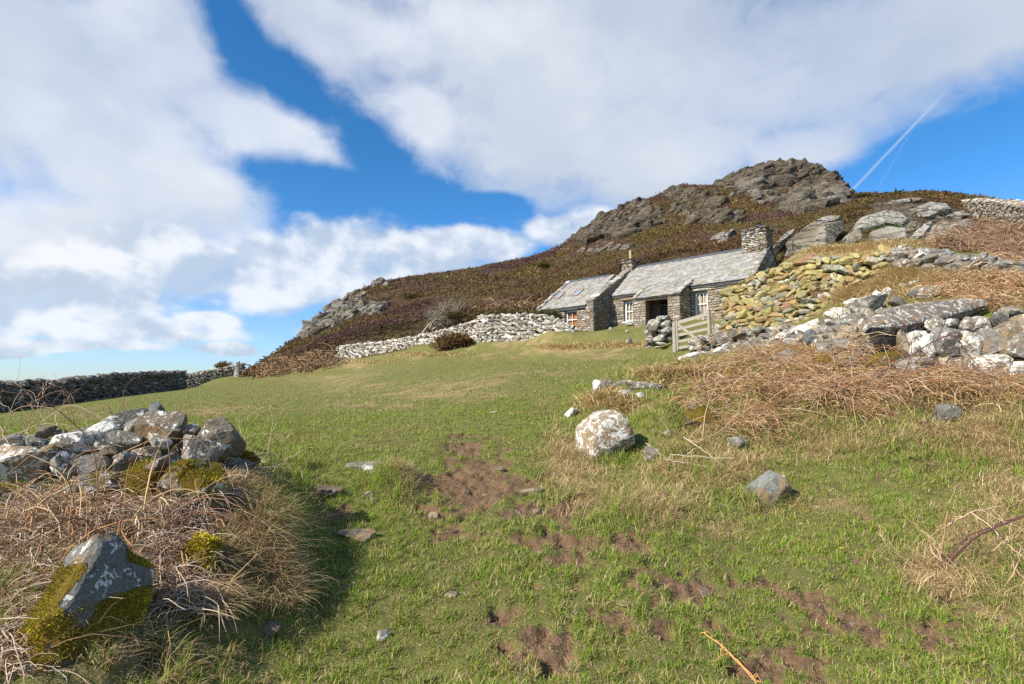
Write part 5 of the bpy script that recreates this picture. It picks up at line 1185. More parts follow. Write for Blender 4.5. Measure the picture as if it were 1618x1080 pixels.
outcrop([([(1354,352),(1364,336),(1400,325),(1432,330),(1447,345),(1432,358),(1400,353),(1375,362),(1354,360)],38.5,3.5,g3,.35,0),([(1368,362),(1400,352),(1434,358),(1434,386),(1400,394),(1372,388)],37,3.0,g1,.2,-.02),
  ([(1432,380),(1448,362),(1465,346),(1482,342),(1476,353),(1458,373),(1444,384)],38,1.6,g3,.45,0),([(1446,336),(1470,330),(1486,334),(1470,342),(1450,344)],42,1.8,g3,.3,0),([(1436,350),(1450,346),(1456,360),(1442,368),(1434,362)],39,1.6,g2,.1,0),([(1345,360),(1362,358),(1366,380),(1350,384)],37,1.6,g1,.2,0)],
  'broad pale outcrop with ivy growing on its middle', 42)
outcrop([([(1462,374),(1474,350),(1490,341),(1502,346),(1510,364),(1503,380),(1482,382)],37,3.0,g1,.4,0),([(1502,350),(1528,340),(1548,348),(1560,362),(1545,370),(1520,360)],37.5,3.0,g3,.35,.02),([(1518,362),(1545,370),(1556,368),(1552,384),(1530,384)],36.5,2.0,g2,.2,0),
  ([(1440,326),(1470,315),(1500,318),(1512,330),(1482,335),(1452,333)],50,2.4,g3,.35,0),([(1500,334),(1522,330),(1540,340),(1520,344)],43,1.8,g3,.3,0),([(1404,316),(1440,310),(1470,312),(1460,318),(1420,320)],58,2,g3,.3,0),([(1555,362),(1568,360),(1572,372),(1560,378)],36,1.2,g2,.2,0)],
  'lumpy white grey outcrop below the skyline wall', 43)
# ---------- plants ----------
def leaf_mat(name, trans=.25, rough=.7, fac=None):
    m, nt = new_mat(name); B = NB(nt); a = B.attr('col').outputs['Color']
    d = B.n('ShaderNodeBsdfPrincipled'); B.set(d, 'Base Color', a); d.inputs['Roughness'].default_value = rough; d.inputs['Specular IOR Level'].default_value = .15
    t = B.n('ShaderNodeBsdfTranslucent'); B.set(t, 0, a); ms = B.n('ShaderNodeMixShader'); ms.inputs[0].default_value = trans
    nt.links.new(d.outputs[0], ms.inputs[1]); nt.links.new(t.outputs[0], ms.inputs[2]); o = B.n('ShaderNodeOutputMaterial'); nt.links.new(ms.outputs[0], o.inputs[0]); return m
m_grass = leaf_mat('grass_blade', .3); m_stem = leaf_mat('dry_stem', 0.0, .8); m_leaf = leaf_mat('shrub_leaf', .15)
def blades(r, base, hgt, wid, bend, col, tipcol=None, head=None, lay=None):
    """curved tapering blades: base (n,3)"""
    n = len(base); th = r.uniform(0, 2 * math.pi, n) if head is None else head
    d = np.stack([np.cos(th), np.sin(th), np.zeros(n)], 1); w = np.stack([-np.sin(th), np.cos(th), np.zeros(n)], 1)
    tw = r.uniform(-.8, .8, n)[:, None]; w = w * np.cos(tw) + d * np.sin(tw)
    ks = [(0, 1.0), (.45, .8), (.8, .45)]; V = []
    for t, ww in ks:
        c = base + d * (hgt * bend * t ** 1.7)[:, None] + np.array([0, 0, 1.0]) * (hgt * t * (1 - .45 * bend * t))[:, None]
        V += [c - w * (wid * ww / 2)[:, None], c + w * (wid * ww / 2)[:, None]]
    V.append(base + d * (hgt * bend * 1.05)[:, None] + np.array([0, 0, 1.0]) * (hgt * np.maximum(.06, 1 - .5 * bend))[:, None])
    V = np.stack(V, 1).reshape(-1, 3); i = np.arange(n) * 7
    q = np.concatenate([np.stack([i, i+1, i+3, i+2], 1), np.stack([i+2, i+3, i+5, i+4], 1)]); t = np.stack([i+4, i+5, i+6], 1)
    C = np.repeat(col, 7, 0)
    if tipcol is not None: C = C.reshape(n, 7, 3); C[:, 4:] = tipcol[:, None]; C[:, 2:4] = (C[:, 2:4] + tipcol[:, None]) / 2; C = C.reshape(-1, 3)
    return V, q, t, C
gr_ = np.random.default_rng(123)
def lin(a, b, t): return np.asarray(a)[None] * (1 - t[:, None]) + np.asarray(b)[None] * t[:, None]
def ground_pts(n, y0, y1, power, umax=1.38):
    a = 1 - power; q = gr_.random(n); y = (y0 ** a + q * (y1 ** a - y0 ** a)) ** (1 / a) if abs(a) > 1e-6 else y0 * (y1 / y0) ** q
    x = gr_.uniform(-umax, umax, n) * y; z, mud, dry, hill, cr, px, py = height(x, y)
    return x, y, z, mud, dry, hill, cr, px, py
def turf(n, y0, y1, power, name, hs=1.0, ws=1.0, label=None):
    x, y, z, mud, dry, hill, cr, px, py = ground_pts(n, y0, y1, power)
    clump = fbm(x, y, 12.1, 3, 1.6); cl2 = fbm(x, y, 4.1, 2, 9)
    keep = (gr_.random(n) < (1 - .93 * sstep(.25, .7, mud))) & (hill < .5) & (gr_.random(n) < .64 + .8 * cl2 + .25 * clump)
    x, y, z, mud, dry, px, py, clump, cl2 = [q[keep] for q in (x, y, z, mud, dry, px, py, clump, cl2)]; n = len(x)
    long_ = blobs(px, py, LONG)
    isdry = gr_.random(n) < np.clip(dry * 1.1 + .02 + .12 * gr_.normal(size=n), .18, .95)
    h = (.022 + .042 * np.clip(clump * .7 + cl2 * .8 + .45, 0, 1.4)) * gr_.lognormal(0, .35, n) * hs * .80 * (1 + 2.3 * long_) * (1 - .4 * mud)
    h = np.minimum(h, .24)
    wd = gr_.uniform(.0018, .0040, n) * ws * (1 + y / 9.0)
    g1 = lin((.085,.185,.010), (.25,.39,.034), gr_.random(n)); g1 = g1 * (1 + .25 * clump[:, None]); yel = gr_.random(n) < .2; g1[yel] = lin((.30,.31,.05), (.42,.37,.10), gr_.random(yel.sum()))
    dcol = lin((.32,.225,.10), (.68,.53,.30), gr_.random(n)); rd = gr_.random(n) < .12; dcol[rd] = lin((.26,.13,.06), (.36,.20,.09), gr_.random(rd.sum()))
    c = np.where(isdry[:, None], dcol, g1); tip = np.where((gr_.random(n) < .15)[:, None], dcol, c)
    bend = np.where(isdry, gr_.uniform(.4, 1.6, n), gr_.uniform(.15, 1.0, n)); h = np.where(isdry, h * 1.15, h)
    V, q, t, C = blades(gr_, np.stack([x, y, z - .004], 1), h, wd, bend, c, tip)
    o = mesh_obj(name, V, [q, t], m_grass, None, C); tag(o, label, 'grass', kind='stuff'); return o
LONG = [(952,722,60,22,1.3),(1218,798,55,16,1.2),(620,765,40,30,1.3),(420,830,60,60,1.2),(340,880,80,60,1.0),(430,930,60,40,.9),(470,760,40,50,.8),(900,740,50,50,1.1),(1000,800,120,40,.9),(1120,740,90,40,.9),(1560,700,100,60,1.0),(1560,870,110,60,.9),(1618,650,90,60,1),(1300,690,100,40,.7),
        (150,850,200,100,.6),(100,1000,180,80,.5),(1000,660,120,40,.7),(560,960,90,20,.35),(250,1050,90,40,.7),(1400,720,120,30,.5),(1060,600,140,30,.8),(440,690,60,20,.5)]
turf(980000, 2.15, 12.5, .5, 'grass', 1.0, 1.0, 'short green pasture grass with tan dry blades mixed in')
turf(200000, 12.5, 60, 1.0, 'field_grass', 1.15, 1.5, 'distant pasture grass with dry tan patches')
# long pale grass hanging on banks
def tussock_points(lst, n, dens=1.0):
    r = gr_; out = []
    w = np.array([q[2] * q[3] for q in lst], float); w /= w.sum(); k = r.choice(len(lst), n, p=w); L = np.array([q[:5] for q in lst])
    px = L[k, 0] + r.normal(size=n) * L[k, 2] * .5; py = L[k, 1] + r.normal(size=n) * L[k, 3] * .5; d = L[k, 4]
    # walk the sight line to the ground
    x = np.zeros(n); y = d.copy()
    u, Y, Z = ray(px, py); tmin = d * .7
    best = np.full(n, np.nan)
    ts = np.linspace(.72, 1.5, 26); prev = None
    for t in ts:
        yy = d * t; xx = u / Y * yy; zz = CZ + Z / Y * yy; df = zz - h0(xx, yy)
        if prev is not None:
            hit = np.isnan(best) & (prev[1] > 0) & (df <= 0); f_ = prev[1] / np.maximum(prev[1] - df, 1e-6); best = np.where(hit, prev[0] + (yy - prev[0]) * f_, best)
        prev = (yy, df)
    ok = ~np.isnan(best); best = best[ok]; x = (u / Y)[ok] * best
    return x, best, gz(x, best)
def dry_mass(name, lst, n, hgt, wid, c0, c1, label, bend=(.5, 1.7), cat='dry grass', head=None):
    x, y, z = tussock_points(lst, n); n = len(x)
    cl = fbm(x, y, 3.1, 2, 4); h = hgt * gr_.lognormal(0, .35, n) * (1 + .5 * cl)
    c = lin(c0, c1, gr_.random(n)); V, q, t, C = blades(gr_, np.stack([x, y, z - .01], 1), h, wid * gr_.uniform(.7, 1.4, n) * (1 + y / 14), gr_.uniform(*bend, n), c, None, head=head)
    return tag(mesh_obj(name, V, [q, t], m_grass, None, C), label, cat, kind='stuff')
dry_mass('dry_grass', [(400,830,45,45,3.9),(350,880,55,45,3.3),(430,900,40,40,3.6),(450,940,30,25,3.4),(330,950,40,30,2.9),(380,770,40,25,4.4),(900,740,40,40,6.4),(930,770,60,25,5.6),(880,690,25,35,7.6),(1000,790,100,22,5.3),(1120,760,70,25,5.7),(1060,740,60,25,6.0),(1160,740,60,30,5.9),(1240,690,80,26,6.9),(1340,700,80,26,6.6),(1120,690,60,30,6.9),(1030,600,50,18,10),
   (1500,690,80,30,6.4),(1590,700,60,40,6.0),(1600,780,50,40,5.2),(1400,640,80,22,7.3),(1250,650,70,22,7.6),(1480,890,50,22,4.0),(1560,860,60,35,4.2),(1600,900,40,40,3.8),(1500,920,60,22,3.8),(630,765,30,18,5.4),(1540,640,80,20,7.0)], 64000, .10, .0040, (.36,.25,.11), (.76,.60,.33), 'long pale dead grass matted on the banks and around the boulders')
dry_mass('bank_grass', [(1440,430,50,26,14.8),(1400,455,40,22,15),(1340,470,30,18,16.4),(1300,395,80,7,23),(1380,388,50,8,21),(1450,382,40,7,20),(1330,500,25,10,15),(1500,445,50,12,13),(1050,600,60,14,11),(1100,590,40,14,11),(960,640,40,14,9.8),(900,548,60,5,29),(980,545,50,5,28),(590,572,50,3,42),(680,560,60,4,38),
   (1480,487,25,6,9.3),(1240,560,60,10,11)], 30000, .20, .010, (.36,.25,.10), (.70,.54,.27), 'straw coloured long grass on the terrace and mound behind the walls', bend=(.6, 1.6))
# dead bracken and bramble litter
def litter(name, lst, n, L0, r0, cols, label, lift=.12, arch=.6, seed=5, K=7, cat='dead bracken', sides=3):
    r = np.random.default_rng(seed); x, y, z = tussock_points(lst, n); n = len(x)
    th = r.uniform(0, 2 * math.pi, n); L = L0 * r.lognormal(0, .45, n); el = r.uniform(-.1, 1.15, n) * arch * 1.6
    s = np.linspace(0, 1, K)[None]; turn = th[:, None] + r.normal(size=n)[:, None] * .7 * s + .25 * np.cumsum(r.normal(size=(n, K)), 1) * .5
    ele = el[:, None] - (arch + r.uniform(.2, 1.6, n))[:, None] * s + .12 * np.cumsum(r.normal(size=(n, K)), 1)
    step = (L / (K - 1))[:, None]; dxy = np.cos(ele) * step; dzz = np.sin(ele) * step
    X = x[:, None] + np.cumsum(dxy * np.cos(turn), 1); Y = y[:, None] + np.cumsum(dxy * np.sin(turn), 1)
    clmp = .35 + 1.9 * np.clip(fbm(x, y, 31.0, 2, 1.3) + .35, 0, 1); Z = z[:, None] + (lift * clmp * r.random(n) ** 1.3)[:, None] + np.cumsum(dzz, 1)
    g = h0(X, Y); Z = np.maximum(Z, g + .012)
    rad = (r0 * r.uniform(.5, 1.5, n) * (1 + y / 12))[:, None] * np.linspace(1, .45, K)[None]
    cols = np.asarray(cols); c = cols[r.integers(len(cols), size=n)] * r.uniform(.7, 1.25, n)[:, None]
    v, q, C = tubes(np.stack([X, Y, Z], -1), rad, sides, c)
    return tag(mesh_obj(name, v, q, m_stem, None, C, smooth=True), label, cat, kind='stuff')
pink = [(.46,.32,.22),(.58,.44,.32),(.36,.23,.15),(.28,.16,.10),(.66,.54,.42)]; rust = [(.44,.26,.13),(.56,.39,.22),(.34,.19,.10),(.64,.50,.32),(.26,.13,.08),(.46,.25,.12)]
FR = [(1160,590,60,22,10),(1230,600,60,30,9),(1300,610,50,30,8.6),(1190,640,60,25,8.0),(1120,610,50,20,9.4),(1280,650,70,22,7.8),(1350,610,50,25,8.2),(1340,650,60,20,7.5),(1100,650,40,22,8.0),(1430,620,60,22,7.9),(1540,620,60,25,7.4),(1470,590,50,30,7.7)]
dry_mass('bracken_fronds', FR, 26000, .055, .009, (.20,.11,.055), (.46,.30,.16), 'crumpled brown fronds matted between the stalks on the right hand mound', bend=(1.0, 2.2), cat='dead bracken')
dry_mass('frond_litter', [(60,820,70,35,3.5),(150,830,80,35,3.3),(250,830,60,30,3.3),(40,900,50,50,2.8),(300,850,60,40,3.3),(120,960,60,40,2.6),(300,930,50,40,2.8)], 20000, .035, .006, (.17,.10,.06), (.44,.31,.20), 'crumpled brown frond litter under the stalks on the left bank', bend=(1.0, 2.2), cat='dead bracken')
litter('dead_bracken', [(60,820,70,35,3.7),(150,830,80,35,3.5),(250,830,60,30,3.5),(40,900,50,50,3.1),(10,980,25,50,2.6),(300,830,50,30,3.7),(270,900,50,40,3.1),(120,800,110,20,3.8),(20,860,40,40,3.3),(330,800,60,22,3.9),(280,960,40,30,2.9),(10,1050,40,30,2.3),(390,740,18,22,4.6)], 5000, .16, .0018, pink, 'tangle of pinkish brown dead bracken and bramble stalks on the left bank', lift=.07, seed=5, arch=.45)
litter('rusty_bracken', [(1160,590,60,22,10),(1230,600,60,30,9),(1300,610,50,30,8.6),(1190,640,60,25,8.0),(1120,610,50,20,9.4),(1280,650,70,22,7.8),(1200,680,70,18,7.0),(1350,610,50,25,8.2),(1340,650,60,20,7.5),(1100,650,40,22,8.0),(1230,565,60,14,11),(1430,620,60,22,7.9),(1540,620,60,25,7.4),(1600,620,40,30,7.2),(1380,560,60,22,8.4),(1470,590,50,30,7.7),(1310,580,50,18,9.0)], 9500, .25, .0023, rust, 'rust coloured dead bracken heaped over the right hand mound', lift=.12, arch=.5, seed=6)
litter('bracken_stalks', [(1120,640,60,30,7.8),(1200,640,80,40,7.8),(1300,640,70,35,7.8),(1400,630,70,30,7.8),(1520,640,80,30,7.4),(100,850,90,50,3.3),(250,860,60,50,3.2)], 420, .42, .0034, rust, 'upright dead bracken stalks on both banks', lift=.02, arch=1.1, seed=16)
litter('bracken_slope', [(1540,450,50,16,12.5),(1590,450,40,20,12),(1500,465,40,10,11.5),(1560,485,50,12,10.5),(1600,420,30,12,14),(1560,415,30,10,15)], 3000, .28, .0030, rust, 'rust brown bracken on the slope behind the long capstone slab', lift=.12, arch=.5, seed=7)
litter('red_bracken', [(1540,385,40,13,24),(1590,385,30,16,22),(1500,392,30,8,25),(1560,370,40,10,28),(1610,400,30,20,18)], 6000, .42, .005, [(.26,.15,.09),(.36,.22,.13),(.18,.10,.07),(.24,.15,.11),(.42,.30,.18)], 'red brown bracken and bramble thicket under the skyline wall', lift=.35, arch=.6, seed=8)
litter('hillside_bracken', [(850,490,40,5,40),(800,487,40,4,41),(880,483,20,4,42),(420,590,40,7,60),(460,580,50,8,56),(500,572,30,8,52)], 3600, .55, .011, [(.20,.12,.065),(.16,.10,.055),(.27,.18,.10)], 'brown bracken fringe at the foot of the hill', lift=.3, arch=.9, seed=9)
# heather and low gorse over the hill
def shrub_mass(name, n, y0, y1, size, leaves, cols, label, seed, sel=None, cat='heather'):
    r = np.random.default_rng(seed); m = np.where((GR['hill'] > .6) & GR['vis'] & (GR['V'][:, 1] > y0) & (GR['V'][:, 1] < y1) & (GR['px'] > 340) & (GR['px'] < 1660))[0]
    if sel is not None: m = m[sel(m)]
    cr = GR['cr'][m]; p = (1 - .75 * cr) * (.12 + sstep(-.35, .25, fbm(GR['V'][m][:, 0], GR['V'][m][:, 1], 41.0, 3, .07))); p = p / p.sum(); k = r.choice(m, n, p=p); b = GR['V'][k]; y = b[:, 1]
    b = b + np.stack([r.normal(size=n) * .003 * y, r.normal(size=n) * .003 * y, np.zeros(n)], 1)
    S = size * r.lognormal(0, .35, n) * np.clip(y / 60, .5, 2.2)
    pat = 1.5 * fbm(b[:, 0], b[:, 1], 1.0, 4, .03) + fbm(b[:, 0], b[:, 1], 6.0, 3, .18) * .5 + r.normal(size=n) * .06
    cols = np.asarray(cols); ci = np.clip(((pat * .9 + .5) * len(cols)).astype(int), 0, len(cols) - 1); c = cols[ci] * r.uniform(.85, 1.15, n)[:, None]
    nl = leaves; d = r.normal(size=(n, nl, 3)); d[..., 2] = np.abs(d[..., 2]) * .8; d /= np.linalg.norm(d, axis=2)[..., None]
    cen = b[:, None] + d * (S * .42)[:, None, None] * r.uniform(.6, 1.1, (n, nl, 1)) * [1.25, 1.25, .75] - [0, 0, .03]
    t1 = np.cross(d, r.normal(size=(n, nl, 3))); t1 /= np.linalg.norm(t1, axis=2)[..., None]; out = d + r.normal(size=(n, nl, 3)) * .35
    l = (S * .26)[:, None, None]; w = l * .5
    V = np.stack([cen - t1 * w, cen + t1 * w, cen + out * l], 2).reshape(-1, 3); t = np.arange(n * nl * 3).reshape(-1, 3)
    C = (c[:, None] * r.uniform(.85, 1.18, (n, nl, 1))); C = np.repeat(C.reshape(-1, 3), 3, 0)
    return tag(mesh_obj(name, V, t, m_leaf, None, C), label, cat, kind='stuff')
hc_ = [(.125,.070,.055),(.15,.088,.066),(.135,.085,.043),(.185,.118,.052),(.165,.108,.045),(.115,.098,.030),(.17,.14,.045),(.145,.092,.046)]
shrub_mass('heather', 75000, 55, 260, .34, 11, hc_, 'brown and purple winter heather over the hill', 71)
shrub_mass('low_gorse', 16000, 24, 62, .42, 20, [(.075,.058,.016),(.12,.075,.03),(.15,.09,.036),(.10,.06,.03),(.13,.10,.035)], 'brown and olive gorse scrub at the foot of the hill', 72, cat='gorse scrub')
# single bushes
def leafball(r, c, rad, n, ls, cols, spiky=1.0, low=.0):
    d = r.normal(size=(n, 3)); d /= np.linalg.norm(d, axis=1)[:, None]; d[:, 2] = np.where(d[:, 2] < -.2 + low, -d[:, 2] * .5, d[:, 2])
    R = (1 + .28 * fbm(d[:, 0] * 1.7 + c[0], d[:, 1] * 1.7, d[:, 2] * 1.7 + c[2], 3)) * r.uniform(.45, 1.05, n) ** .6
    p = np.asarray(c) + d * R[:, None] * np.asarray(rad); t1 = np.cross(d, r.normal(size=(n, 3))); t1 /= np.linalg.norm(t1, axis=1)[:, None]
    out = d * spiky + r.normal(size=(n, 3)) * .6; out /= np.linalg.norm(out, axis=1)[:, None]; l = ls * r.uniform(.6, 1.4, (n, 1)); w = l * .28
    V = np.stack([p - t1 * w, p + t1 * w, p + out * l], 1).reshape(-1, 3); cols = np.asarray(cols)
    C = cols[r.integers(len(cols), size=n)] * r.uniform(.7, 1.3, (n, 1)); return V, np.arange(n * 3).reshape(-1, 3), np.repeat(C, 3, 0)
def bush(name, px, py, w, h, d, n, cols, label, cat, seed, ls=.12, lobes=4, stems=True, spiky=1.0):
    r = np.random.default_rng(seed); s = d / F; c0 = P(px, py, d); W, H = w * s / 2, h * s / 2; g = float(gz(c0[0], c0[1])); base = c0 - [0, 0, H]
    rt = bpy.data.objects.new(name, None); COL.objects.link(rt); rt.location = [float(v) for v in base]; tag(rt, label, cat)
    mb = MB()
    for i in range(lobes):
        o = np.array([r.uniform(-.5, .5) * W, r.uniform(-.4, .4) * W, r.uniform(-.35, .35) * H]) if i else np.zeros(3); f = 1.0 if i == 0 else r.uniform(.45, .7)
        v, t, c = leafball(r, c0 + o - base, (W * f, W * .8 * f, H * f), int(n * f * f / (1 + .25 * lobes)), ls, cols, spiky); mb.add(v, t, c)
    mb.build('foliage', m_leaf, rt)
    k = 26; th = r.uniform(0, 6.28, k); s_ = np.linspace(0, 1, 5)[None]; R_ = r.uniform(.3, .95, k)[:, None] * W
    pth = np.stack([np.cos(th)[:, None] * R_ * s_ ** 1.2, np.sin(th)[:, None] * R_ * s_ ** 1.2, (r.uniform(.8, 1.9, k)[:, None] * H) * s_ - .1], -1)
    v, q, C = tubes(pth, np.linspace(.03, .01, 5)[None] * np.ones((k, 1)) * max(.35, W), 4, np.tile([.10, .075, .05], (k, 1)))
    mesh_obj('branches', v, q, m_stem, rt, C, smooth=True); return rt
bush('gorse_bush', 355,579,30,16,59,1400,[(.10,.10,.02),(.20,.17,.03),(.07,.075,.015),(.13,.09,.03)],'round olive green gorse bush standing above the far brown wall','gorse bush',81,.16)
bush('brown_bush', 716,541,58,34,35.5,2600,[(.16,.09,.035),(.12,.07,.03),(.20,.12,.05),(.10,.075,.025)],'spreading brown bush in front of the low rubble wall','bush',82,.16,6)
bush('brown_bush', 700,548,40,20,35.2,1200,[(.20,.13,.055),(.14,.085,.035),(.24,.16,.07)],'low tan bush at the left foot of the spreading brown bush','bush',83,.14,5)
bush('gorse_bush', 722,500,40,20,42,1200,[(.085,.075,.018),(.12,.095,.025),(.07,.055,.02)],'dark olive gorse beside the leafless hawthorn','gorse bush',84,.16,5)
bush('gorse_bush', 1452,374,56,22,33,1900,[(.09,.065,.02),(.12,.08,.025),(.06,.05,.018)],'dark brown gorse bush right of the ivy on the pale outcrop','gorse bush',85,.14,5)
bush('gorse_bush', 1240,393,26,30,40,1300,[(.09,.06,.022),(.12,.08,.03),(.06,.045,.018)],'dark bush squeezed between the gable and the angular outcrop','gorse bush',86,.15,5)
bush('gorse_bush', 1262,408,44,14,31,1100,[(.15,.075,.05),(.12,.06,.045),(.18,.10,.06)],'low reddish bush on the terrace right of the gable','bush',87,.12,5)
bush('ivy_bush', 1401,371,56,34,35.6,3600,[(.035,.075,.014),(.05,.10,.02),(.025,.05,.012),(.08,.12,.03)],'dark green ivy growing over the middle of the pale outcrop','ivy',88,.13,6,spiky=.3)
bush('hedge_bush', 862,500,60,22,34.0,2600,[(.055,.065,.018),(.10,.085,.03),(.16,.12,.045),(.035,.042,.014)],'green and tan growth on top of the pale wall beside the annex','bush',89,.12,7)
bush('hedge_bush', 800,494,70,10,36.2,1500,[(.20,.13,.05),(.14,.10,.04),(.09,.08,.03)],'strip of tan growth along the top of the pale wall','bush',90,.12,7)
bush('gorse_bush', 860,420,26,10,110,700,[(.07,.07,.018),(.10,.08,.025)],'small dark bush on the hill above the annex','gorse bush',92,.35,4)
bush('gorse_bush', 985,372+36,30,9,90,700,[(.06,.08,.02),(.09,.08,.025)],'dark olive bush under the long crag above the small chimney','gorse bush',93,.3,4)
bush('gorse_bush', 1165,352,60,10,100,900,[(.075,.07,.018),(.10,.08,.025)],'wide olive bush on the slope right above the cottage ridge','gorse bush',94,.3,5)
bush('gorse_bush', 1360,310,34,9,88,900,[(.09,.075,.02),(.13,.09,.03)],'gorse on the skyline beside the foot of the contrail','gorse bush',95,.25,5)
bush('gorse_bush', 560,548,30,14,52,900,[(.085,.07,.018),(.12,.09,.03),(.07,.05,.02)],'olive bush behind the left end of the low rubble wall','gorse bush',96,.18,5)
bush('gorse_bush', 655,470,40,14,95,900,[(.06,.06,.016),(.085,.07,.02)],'dark green gorse patch left above the leafless hawthorn','gorse bush',97,.3,5)
# leafless trees
def bare_tree(name, px, py_base, py_top, width, d, lean, label, seed, tint, nb=7, depthmax=5, cat='tree', spread=1.0):
    r = np.random.default_rng(seed); s = d / F; base = P(px, py_base, d); H = (py_base - py_top) * s; W = width * s
    paths = {0: [], 1: []}; K = 6
    def grow(p, dr, L, rad, lev):
        pts = [p]; q = p.copy(); dd = dr.copy()
        for i in range(K - 1):
            dd = dd + r.normal(size=3) * .16 + np.array(lean) * .10; dd /= np.linalg.norm(dd); q = q + dd * L / (K - 1); pts.append(q.copy())
        paths[0 if lev < 1 else 1].append((pts, rad, rad * .55))
        if lev >= depthmax: return
        for j in range(nb if lev == 0 else 5 if lev < 3 else 4):
            t = r.uniform(.25, 1.0); i = min(K - 2, int(t * (K - 1))); b = pts[i] + (pts[i + 1] - pts[i]) * (t * (K - 1) - i)
            nd = dd + r.normal(size=3) * .75 * spread; nd[2] += .12; nd /= np.linalg.norm(nd); grow(b, nd, L * r.uniform(.45, .72), rad * .55, lev + 1)
    rt = bpy.data.objects.new(name, None); COL.objects.link(rt); rt.location = [float(v) for v in base]; tag(rt, label, cat)
    for k in range(3): grow(np.array([r.normal() * .1, r.normal() * .1, -.2]), np.array([r.normal() * .35 + lean[0] * .7, r.normal() * .3, 1.0]), H * .5, H * .028, 0)
    for key, nm in ((0, 'trunk'), (1, 'crown')):
        A = np.array([p for p, _, _ in paths[key]]); R = np.array([np.linspace(a, b, K) for _, a, b in paths[key]]); R = np.maximum(R, H * .0022)
        if key == 1:
            far = A[:, :, 0]; 
        sc = 1.0
        allp = np.concatenate([np.array([p for p, _, _ in paths[k]]).reshape(-1, 3) for k in (0, 1)]); sx = W / max(1e-3, np.ptp(allp[:, 0])); sz = H / max(1e-3, allp[:, 2].max())
        A = A * [sx, sx, sz]
        v, q, C = tubes(A, R, 3 if key else 6, np.tile(tint, (len(A), 1)) * r.uniform(.75, 1.25, (len(A), 1))); mesh_obj(nm, v, q, m_stem, rt, C, smooth=True)
    return rt
bare_tree('hawthorn_tree', 668, 527, 458, 78, 46, (.55, 0, .1), 'leafless grey hawthorn bent by the wind behind the low rubble wall', 101, (.30,.265,.20), 5, 4)
bare_tree('thorn_bush', 885, 405, 383, 34, 150, (-.5, 0, .1), 'small leafless thorn bush on the skyline left of the long crag', 102, (.13,.11,.095), 5, 3)
bare_tree('thorn_bush', 790, 488, 468, 44, 50, (.3, 0, .1), 'low pale leafless shrub on the hill left of the annex roof', 103, (.22,.17,.14), 5, 3)
# brambles: arching stems with side shoots
def bramble(stems, cols, label, seed, shoots=3, sh_len=.25, name='bramble', rad=.004):
    """stems: lists of (px, py, depth) control points, smoothed into a curve"""
    r = np.random.default_rng(seed); A = []; R = []; C = []; K = 14
    for st in stems:
        p = np.array([P(*q[:3]) for q in st]); t = np.linspace(0, len(p) - 1, K); i = np.clip(t.astype(int), 0, len(p) - 2); f = (t - i)[:, None]
        p0 = p[np.maximum(i - 1, 0)]; p1 = p[i]; p2 = p[i + 1]; p3 = p[np.minimum(i + 2, len(p) - 1)]
        q = .5 * (2*p1 + (p2-p0)*f + (2*p0-5*p1+4*p2-p3)*f**2 + (3*p1-p0-3*p2+p3)*f**3); q = q + r.normal(size=q.shape) * .004
        c = np.array(cols[r.integers(len(cols))]); rr_ = rad * r.uniform(.7, 1.3); A.append(q); R.append(np.linspace(rr_, rr_ * .5, K)); C.append(c)
        for k in range(shoots):
            j = r.integers(2, K - 2); dv = r.normal(size=3) + (q[j + 1] - q[j]) / np.linalg.norm(q[j + 1] - q[j]) * .8; dv /= np.linalg.norm(dv); L = sh_len * r.uniform(.4, 1.3) * st[0][2] / 4
            s_ = np.linspace(0, 1, K)[:, None]; b = q[j] + dv * L * s_ + np.array([0, 0, -.25]) * L * s_ ** 2 + np.cumsum(r.normal(size=(K, 3)), 0) * .006; A.append(b); R.append(np.linspace(rr_ * .55, rr_ * .25, K)); C.append(c * r.uniform(.9, 1.5))
    v, q, C = tubes(np.array(A), np.array(R), 5, np.array(C)); return tag(recenter(mesh_obj(name, v, q, m_stem, None, C, smooth=True)), label, 'bramble')
pur = [(.10,.045,.05),(.13,.06,.06),(.17,.08,.06)]; bro = [(.34,.20,.12),(.42,.28,.18),(.26,.14,.09)]; pale = [(.55,.42,.30),(.48,.33,.22)]
bramble([[(1484,905,3.85),(1520,855,3.9),(1570,830,3.9),(1625,812,3.9)],[(1484,905,3.85),(1540,850,3.7),(1600,822,3.6),(1660,800,3.5)]], pur, 'thick dark purple bramble stem arching in from the right edge', 201, 2, .2, rad=.0065)
bramble([[(1484,900,3.85),(1490,850,3.85),(1500,800,3.85),(1514,765,3.9)],[(1500,830,3.9),(1530,810,3.9),(1590,798,3.9)],[(1430,915,3.8),(1450,900,3.8),(1400,862,3.8),(1395,840,3.8)],[(1455,920,3.7),(1500,930,3.6),(1560,938,3.5),(1596,946,3.4)],[(1500,925,3.6),(1490,960,3.4),(1466,982,3.3)],
         [(1440,900,3.9),(1410,905,3.9),(1380,895,3.9)],[(1580,935,3.6),(1605,900,3.6),(1612,860,3.6)],[(1470,860,3.9),(1480,880,3.8),(1530,900,3.8),(1580,860,3.8),(1610,845,3.8)]], bro + pale, 'spray of thin brown bramble twigs rising from the tussock at the right edge', 202, 4, .3, rad=.0055)
bramble([[(20,1078,2.3),(90,1050,2.35),(180,1026,2.4),(230,1030,2.4),(262,1060,2.35),(275,1085,2.3)],[(130,1030,2.42),(200,985,2.5),(235,1010,2.4),(300,1045,2.35)]], pur, 'dark bramble arching across the bottom of the triangular slab', 203, 4, .25, rad=.0045)
